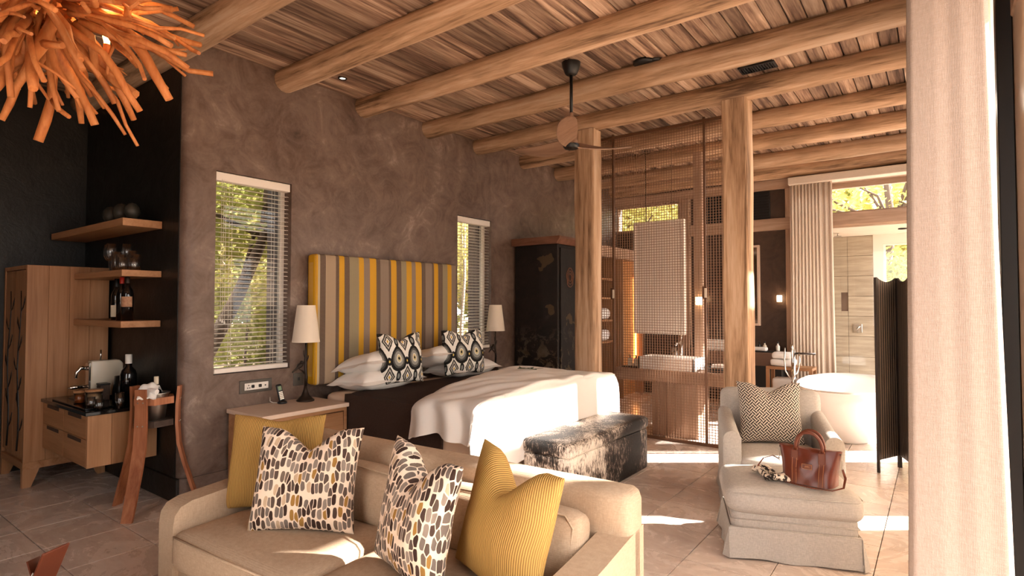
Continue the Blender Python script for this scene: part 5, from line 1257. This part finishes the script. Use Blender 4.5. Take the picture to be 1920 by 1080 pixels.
# ------------------------------------------------------------------ bathroom behind the screen
t = thing('vanity_island', 'thick timber vanity counter on a plank pedestal behind the mesh screen', 'vanity', (1.9, 5.85, 0))
obj('counter', box(nb(), 1.30, 2.56, 5.60, 6.12, .548, .672, .006, 1), MT['timber_x'], t)
for i in range(6): obj('pedestal_board', box(nb(), 1.70+.08*i, 1.779+.08*i, 5.66+.006*(i % 2), 5.70, 0, .548, .003, 1), MT['timber_z'], t)
obj('pedestal_core', box(nb(), 1.71, 2.17, 5.70, 6.02, 0, .548), MT['timber_z'], t)
t = thing('washbasin', 'rectangular white washbasin on the vanity behind the mesh screen', 'basin', (1.88, 5.8, .672))
def basin(x0, x1, y0, y1, z0, z1, w_=.022):
    b = nb(); box(b, x0, x1, y0, y0+w_, z0, z1, .004, 1); box(b, x0, x1, y1-w_, y1, z0, z1, .004, 1); box(b, x0, x0+w_, y0, y1, z0, z1, .004, 1); box(b, x1-w_, x1, y0, y1, z0, z1, .004, 1); box(b, x0+.005, x1-.005, y0+.005, y1-.005, z0, z0+.03); return b
obj('bowl', basin(1.56, 2.16, 5.63, 5.98, .672, .80), MT['ceramic'], t); obj('drain', lathe(nb(), [(0, 0), (.02, 0), (.02, .003), (0, .003)], (1.86, 5.8, .702), 14), MT['chrome'], t)
t = thing('basin_tap', 'upright chrome basin tap behind the screen', 'tap', (1.88, 6.03, .672)); obj('column', tube(nb(), [(1.88, 6.03, .672), (1.88, 6.03, .95)], .016, 12), MT['chrome'], t); obj('spout', tube(nb(), [(1.88, 6.03, .93), (1.88, 5.90, .93), (1.88, 5.88, .915)], .010, 10), MT['chrome'], t); obj('lever', tube(nb(), [(1.88, 6.03, .95), (1.88, 6.05, 1.02)], .006, 8), MT['chrome'], t)
t = thing('water_glass', 'ribbed drinking glass beside the basin tap', 'glass', (1.80, 6.05, .672)); obj('glass', lathe(nb(), [(0, 0), (.03, 0), (.033, .20), (.030, .20), (.028, .006), (0, .006)], (1.80, 6.05, .672), 16, False), MT['glass'], t)
for i, (x, lab) in enumerate(((1.43, 'left pump bottle beside the washbasin'), (1.50, 'right pump bottle beside the washbasin'))):
    t = thing('pump_bottle', lab, 'bottle', (x, 5.72, .684), group='pump bottles on the vanity'); obj('bottle', box(nb(), x-.024, x+.024, 5.70, 5.745, .684, .765, .008, 2), MT['label'], t); obj('pump', tube(nb(), [(x, 5.722, .765), (x, 5.722, .80), (x, 5.69, .80)], [.010, .007, .005], 8), MT['black_plastic'], t)
o = obj('amenity_tray', box(nb(), 1.36, 1.555, 5.66, 5.80, .672, .684, .003, 1), MT['black']); tag(o, 'black amenity tray under the pump bottles', 'tray')
t = thing('amenity_basket', 'round dark basket with a folded cloth at the right end of the vanity', 'basket', (2.32, 5.82, .672)); obj('basket', lathe(nb(), [(0, 0), (.11, 0), (.125, .05), (.11, .05), (.10, .008), (0, .008)], (2.32, 5.82, .672), 26, False), MT['black'], t); obj('cloth', soft(2.27, 2.39, 5.77, 5.86, .69, .75, .02, 5, wr=.01), MT['towel'], t)
t = thing('vanity_mirror', 'tall cream-backed mirror panel hanging above the vanity, seen from behind', 'mirror', (1.67, 6.0, 1.02))
MT['mirror_back'] = plain('mirror_back', '#efe0d2', .6); obj('backing', box(nb(), 1.385, 1.92, 5.985, 6.0, 1.045, 2.235), MT['mirror_back'], t)
for (x0, x1, z0, z1) in ((1.36, 1.945, 1.02, 1.05), (1.36, 1.945, 2.23, 2.262), (1.36, 1.39, 1.05, 2.23), (1.915, 1.945, 1.05, 2.23)): obj('frame_bar', box(nb(), x0, x1, 5.972, 6.03, z0, z1, .003, 1), MT['mirror_back'], t)
obj('glass', box(nb(), 1.39, 1.915, 6.012, 6.02, 1.05, 2.23), MT['chrome'], t)
for x in (1.5, 1.8): obj('hanging_rod', tube(nb(), [(x, 6.0, 2.26), (x, 6.0, 3.17)], .004, 6), MT['bronze'], t)
struct('trim_8', box(nb(), 1.965, 2.05, 6.22, 6.33, 0, 3.03, .005, 1), MT['timber_z'], 'timber upright beside the hanging mirror')
# hanging sconces near the mirror and on the far wall
def sconce(x, y, z, lab, ax='x'):
    t = thing('wall_sconce', lab, 'lamp', (x, y, z), group='small square sconces')
    obj('shade', box(nb(), x-.028, x+.028, y-.028, y+.028, z, z+.085, .004, 1), MT['sconce'], t); obj('bracket', box(nb(), x-.02, x+.02, y+.028, y+.05, z+.015, z+.06, .002, 1), MT['bronze'], t)
    return t
sconce(2.407, FY-.051, 1.38, 'lit square sconce on the dark wall beside the bathroom curtain')
sconce(1.40, FY-.051, 1.38, 'lit square sconce on the far wall seen through the mesh screen')
s_ = sconce(2.03, 6.169, 1.34, 'lit square sconce on the timber upright beside the hanging mirror')
# closet with towels along the bed wall, behind the screen
t = thing('open_closet', 'open oak closet with towel shelves seen through the mesh screen', 'closet', (.27, 7.4, 0))
obj('top', box(nb(), .02, .52, 6.62, 8.2, 1.99, 2.14, .004, 1), MT['timber_z'], t)
for y in (6.62, 7.16, 7.48, 8.16): obj('divider', box(nb(), .02, .50, y, y+.03, 0, 1.99, .002, 1), MT['oak_z'], t)
obj('back_panel', box(nb(), .018, .03, 6.65, 8.16, 0, 1.99), MT['plaster_dark'], t)
for z in (.85, 1.14, 1.44, 1.70): obj('shelf', box(nb(), .03, .50, 6.65, 7.16, z-.028, z, .002, 1), MT['oak_y'], t)
obj('lit_panel', box(nb(), .35, .37, 7.51, 8.16, 0, 1.99), MT['amber'], t); obj('led_strip', box(nb(), .38, .39, 8.14, 8.155, .3, 1.75), MT['led'], t)
obj('hanging_rail', tube(nb(), [(.26, 7.19, 1.88), (.26, 7.48, 1.88)], .010, 8), MT['steel'], t)
for z, lab in ((.85, 'rolled white towels on the lower closet shelf'), (1.14, 'rolled white towels on the upper closet shelf')):
    o = obj('folded_towel', soft(.12, .49, 6.80, 7.13, z, z+.15, .06, 8, wr=.012, seed=z), MT['towel']); tag(o, lab, 'towel', 'towels in the closet')
b = nb()
def robe(a, c): return Vector((.20 + .22*math.sin(a*9)*.25 + .2*a*.3, 7.22 + .22*a, 1.0 + .86*c))
grid(b, 20, 6, robe); solid(b, .02); o = obj('bathrobe', b, plain('navy_robe', '#1c2430', .9)); tag(o, 'dark blue robe hanging in the closet', 'robe')
# far vanity
t = thing('wall_vanity', 'brown wall-hung vanity counter below the dark far wall', 'vanity', (1.9, 8.05, 0))
obj('counter', box(nb(), 1.25, 2.48, 7.80, 8.29, .555, .725, .004, 1), plain('brown_counter', '#7a5c49', .5, col2='#6d5140', scale=6), t); obj('panel', box(nb(), 1.95, 2.02, 7.86, 8.28, 0, .555), MT['stone_white'], t); obj('plinth', box(nb(), 2.02, 2.47, 8.0, 8.28, 0, .555), MT['black'], t)
t = thing('washbasin', 'white tapered washbasin on the far brown counter', 'basin', (1.75, 8.05, .725)); obj('bowl', basin(1.45, 2.02, 7.86, 8.2, .725, .85), MT['ceramic'], t); obj('drain', lathe(nb(), [(0, 0), (.02, 0), (.02, .003), (0, .003)], (1.75, 8.03, .756), 14), MT['chrome'], t)
t = thing('wall_mirror', 'tall rectangular wall mirror with a pale frame above the far basin', 'mirror', (1.93, 8.26, 1.06))
obj('glass', box(nb(), 1.72, 2.13, 8.275, 8.285, 1.08, 2.13), MT['chrome'], t)
for (x0, x1, z0, z1) in ((1.69, 2.16, 1.055, 1.085), (1.69, 2.16, 2.125, 2.155), (1.69, 1.72, 1.085, 2.125), (2.13, 2.16, 1.085, 2.125)): obj('frame_bar', box(nb(), x0, x1, 8.24, 8.298, z0, z1, .002, 1), MT['stone_white'], t)
o = obj('hand_towel', soft(2.14, 2.32, 7.86, 7.98, .74, .79, .02, 5, wr=.005), MT['towel']); tag(o, 'rolled white hand towel on the far counter', 'towel')
o = obj('amenity_tray', box(nb(), 2.10, 2.46, 7.84, 8.0, .725, .74, .003, 1), MT['black']); tag(o, 'black tray on the far counter', 'tray')
for x, c_, lab in ((2.19, 'black_plastic', 'small dark toiletry bottle on the far counter'), (2.26, 'label', 'small pale toiletry bottle on the far counter'), (2.42, 'white_plastic', 'small white tube at the end of the far counter')):
    t = thing('toiletry_bottle', lab, 'bottle', (x, 8.06, .725), group='toiletries on the far counter'); obj('bottle', lathe(nb(), [(0, 0), (.024, 0), (.024, .075), (.010, .09), (.010, .11), (0, .11)], (x, 8.06, .725), 14, False), MT[c_], t); obj('cap', lathe(nb(), [(.012, .11), (.012, .13), (0, .13)], (x, 8.06, .725), 12), MT['black'], t)
# bathtub
TXc, TYc = 3.32, 6.97
t = thing('bathtub', 'freestanding oval white bathtub behind the armchair', 'bathtub', (TXc, TYc, 0))
def oval(prof, n=48):
    b = nb(); rings = []
    for (ax_, ay_, z) in prof: rings.append([b.verts.new((TXc + ax_*math.copysign(abs(math.cos(th))**.85, math.cos(th)), TYc + ay_*math.copysign(abs(math.sin(th))**.85, math.sin(th)), z)) for th in [2*math.pi*k_/n for k_ in range(n)]])
    for i in range(len(rings)-1):
        for k_ in range(n): f = b.faces.new((rings[i][k_], rings[i][(k_+1) % n], rings[i+1][(k_+1) % n], rings[i+1][k_])); f.smooth = True
    b.faces.new(rings[0][::-1]); b.faces.new(rings[-1]); return b
obj('shell', oval([(.30, .60, 0), (.315, .62, .02), (.35, .70, .20), (.385, .78, .38), (.41, .84, .49), (.44, .88, .50), (.45, .89, .515), (.44, .88, .53), (.41, .84, .525), (.39, .81, .48), (.34, .70, .25), (.26, .55, .12), (.1, .3, .10)]), MT['ceramic'], t, smooth=60)
obj('overflow', tube(nb(), [(TXc+.385, TYc, .41), (TXc+.372, TYc, .413)], .025, 14), MT['chrome'], t)
t = thing('tub_filler', 'chrome freestanding tub filler with hand shower', 'tap', (2.80, 7.0, 0))
obj('column', tube(nb(), [(2.80, 7.0, 0), (2.80, 7.0, .84)], .022, 14), MT['chrome'], t); obj('spout', tube(nb(), [(2.80, 7.0, .80), (3.02, 7.03, .80)], .011, 10), MT['bronze'], t)
obj('hand_shower', tube(nb(), [(2.80, 6.96, .70), (2.80, 6.95, .86), (2.79, 6.95, .90)], [.010, .012, .014], 10), MT['chrome'], t)
obj('hose', tube(nb(), [(2.72, 6.97, .86), (2.715, 6.97, .72), (2.725, 6.97, .60), (2.79, 6.97, .50), (2.85, 6.97, .60), (2.87, 6.98, .72), (2.86, 6.99, .80)], .008, 8), MT['chrome'], t); obj('foot', lathe(nb(), [(0, 0), (.06, 0), (.06, .012), (0, .014)], (2.80, 7.0, 0), 18, False), MT['chrome'], t)
# towel stool
t = thing('towel_stool', 'small open oak stool beside the bathtub carrying folded towels', 'stool', (2.68, 7.6, 0))
for x in (2.43, 2.90):
    for y in (7.46, 7.72): obj('leg', box(nb(), x-.02, x+.02, y-.02, y+.02, 0, .56, .002, 1), MT['oak_z'], t)
obj('top', box(nb(), 2.41, 2.92, 7.44, 7.74, .56, .595, .003, 1), MT['oak_x'], t); obj('lower_shelf', box(nb(), 2.41, 2.92, 7.44, 7.74, .24, .265, .003, 1), MT['oak_x'], t)
for i, (x0, x1, z, h_, lab) in enumerate(((2.45, 2.72, .595, .09, 'lower folded towel of the pair on the stool'), (2.47, 2.70, .685, .08, 'upper folded towel of the pair on the stool'), (2.47, 2.84, .265, .19, 'bulky white towel on the lower shelf of the stool'))):
    o = obj('folded_towel', soft(x0, x1, 7.46, 7.70, z, z+h_, .035, 6, wr=.008, seed=i), MT['towel']); tag(o, lab, 'towel', 'towels by the bathtub')
# folding screen
t = thing('folding_screen', 'dark ribbed folding screen standing beside the bathtub', 'screen', (3.82, 5.6, 0))
fp = [(3.700, 5.44), (3.835, 5.74), (3.935, 5.44), (4.04, 5.74)]
MT['screen_cloth'] = plain('screen_slat', '#241d1a', .55, col2='#322924', scale=20); MT['screen_line'] = plain('screen_line', '#8a7868', .7)
for (p, q) in zip(fp[:-1], fp[1:]):
    p, q = Vector(p+(0,)), Vector(q+(0,)); d = (q-p); L = d.length; d.normalize(); nn = Vector((-d.y, d.x, 0)); p = p + d*.006; q = q - d*.006; L -= .012
    panel = None
    for e in (p, q - d*.014):
        b = nb(); c = [e - nn*.010, e + d*.014 - nn*.010, e + d*.014 + nn*.010, e + nn*.010]; prism(b, [(v_.x, v_.y) for v_ in c], 'z', 0, 1.565); s_ = obj('stile', b, MT['screen_cloth'], t)
    n = 9
    for i in range(n):
        a0, a1 = .014 + (L-.028)*i/n, .014 + (L-.028)*(i+1)/n; sag = lambda s: 1.575 - .045*(1-(2*s/L-1)**2)
        b = nb(); o_ = nn*.007; V = []
        for s in (a0+.0015, a1-.0015):
            c = p + d*s; zb_ = .10 + .0*s
            V.append([b.verts.new(c - o_ + Vector((0, 0, zb_))), b.verts.new(c + o_ + Vector((0, 0, zb_))), b.verts.new(c + o_ + Vector((0, 0, sag(s)))), b.verts.new(c - o_ + Vector((0, 0, sag(s))))])
        for k_ in range(4): b.faces.new((V[0][k_], V[0][(k_+1) % 4], V[1][(k_+1) % 4], V[1][k_]))
        b.faces.new(V[0]); b.faces.new(V[1][::-1]); obj('slat', b, MT['screen_cloth'], t)
        if i:
            c = p + d*a0; b = nb(); prism(b, [((c + d*e - nn*(.008 if g else -.008)).x, (c + d*e - nn*(.008 if g else -.008)).y) for e, g in ((-.002, 1), (.002, 1), (.002, 0), (-.002, 0))], 'z', .10, sag(a0)-.004); obj('seam', b, MT['screen_line'], t)

# ------------------------------------------------------------------ plan units -> metres
done = set()
for o in list(COL.objects):
    if o.type == 'CAMERA' or o.name.startswith('daylight_portal') or o == sun: continue
    o.location = o.location*S
    if o.type == 'MESH' and o.data.name not in done:
        done.add(o.data.name); o.data.transform(Matrix.Scale(S, 4))
    if o.type == 'LIGHT': o.data.shadow_soft_size *= S
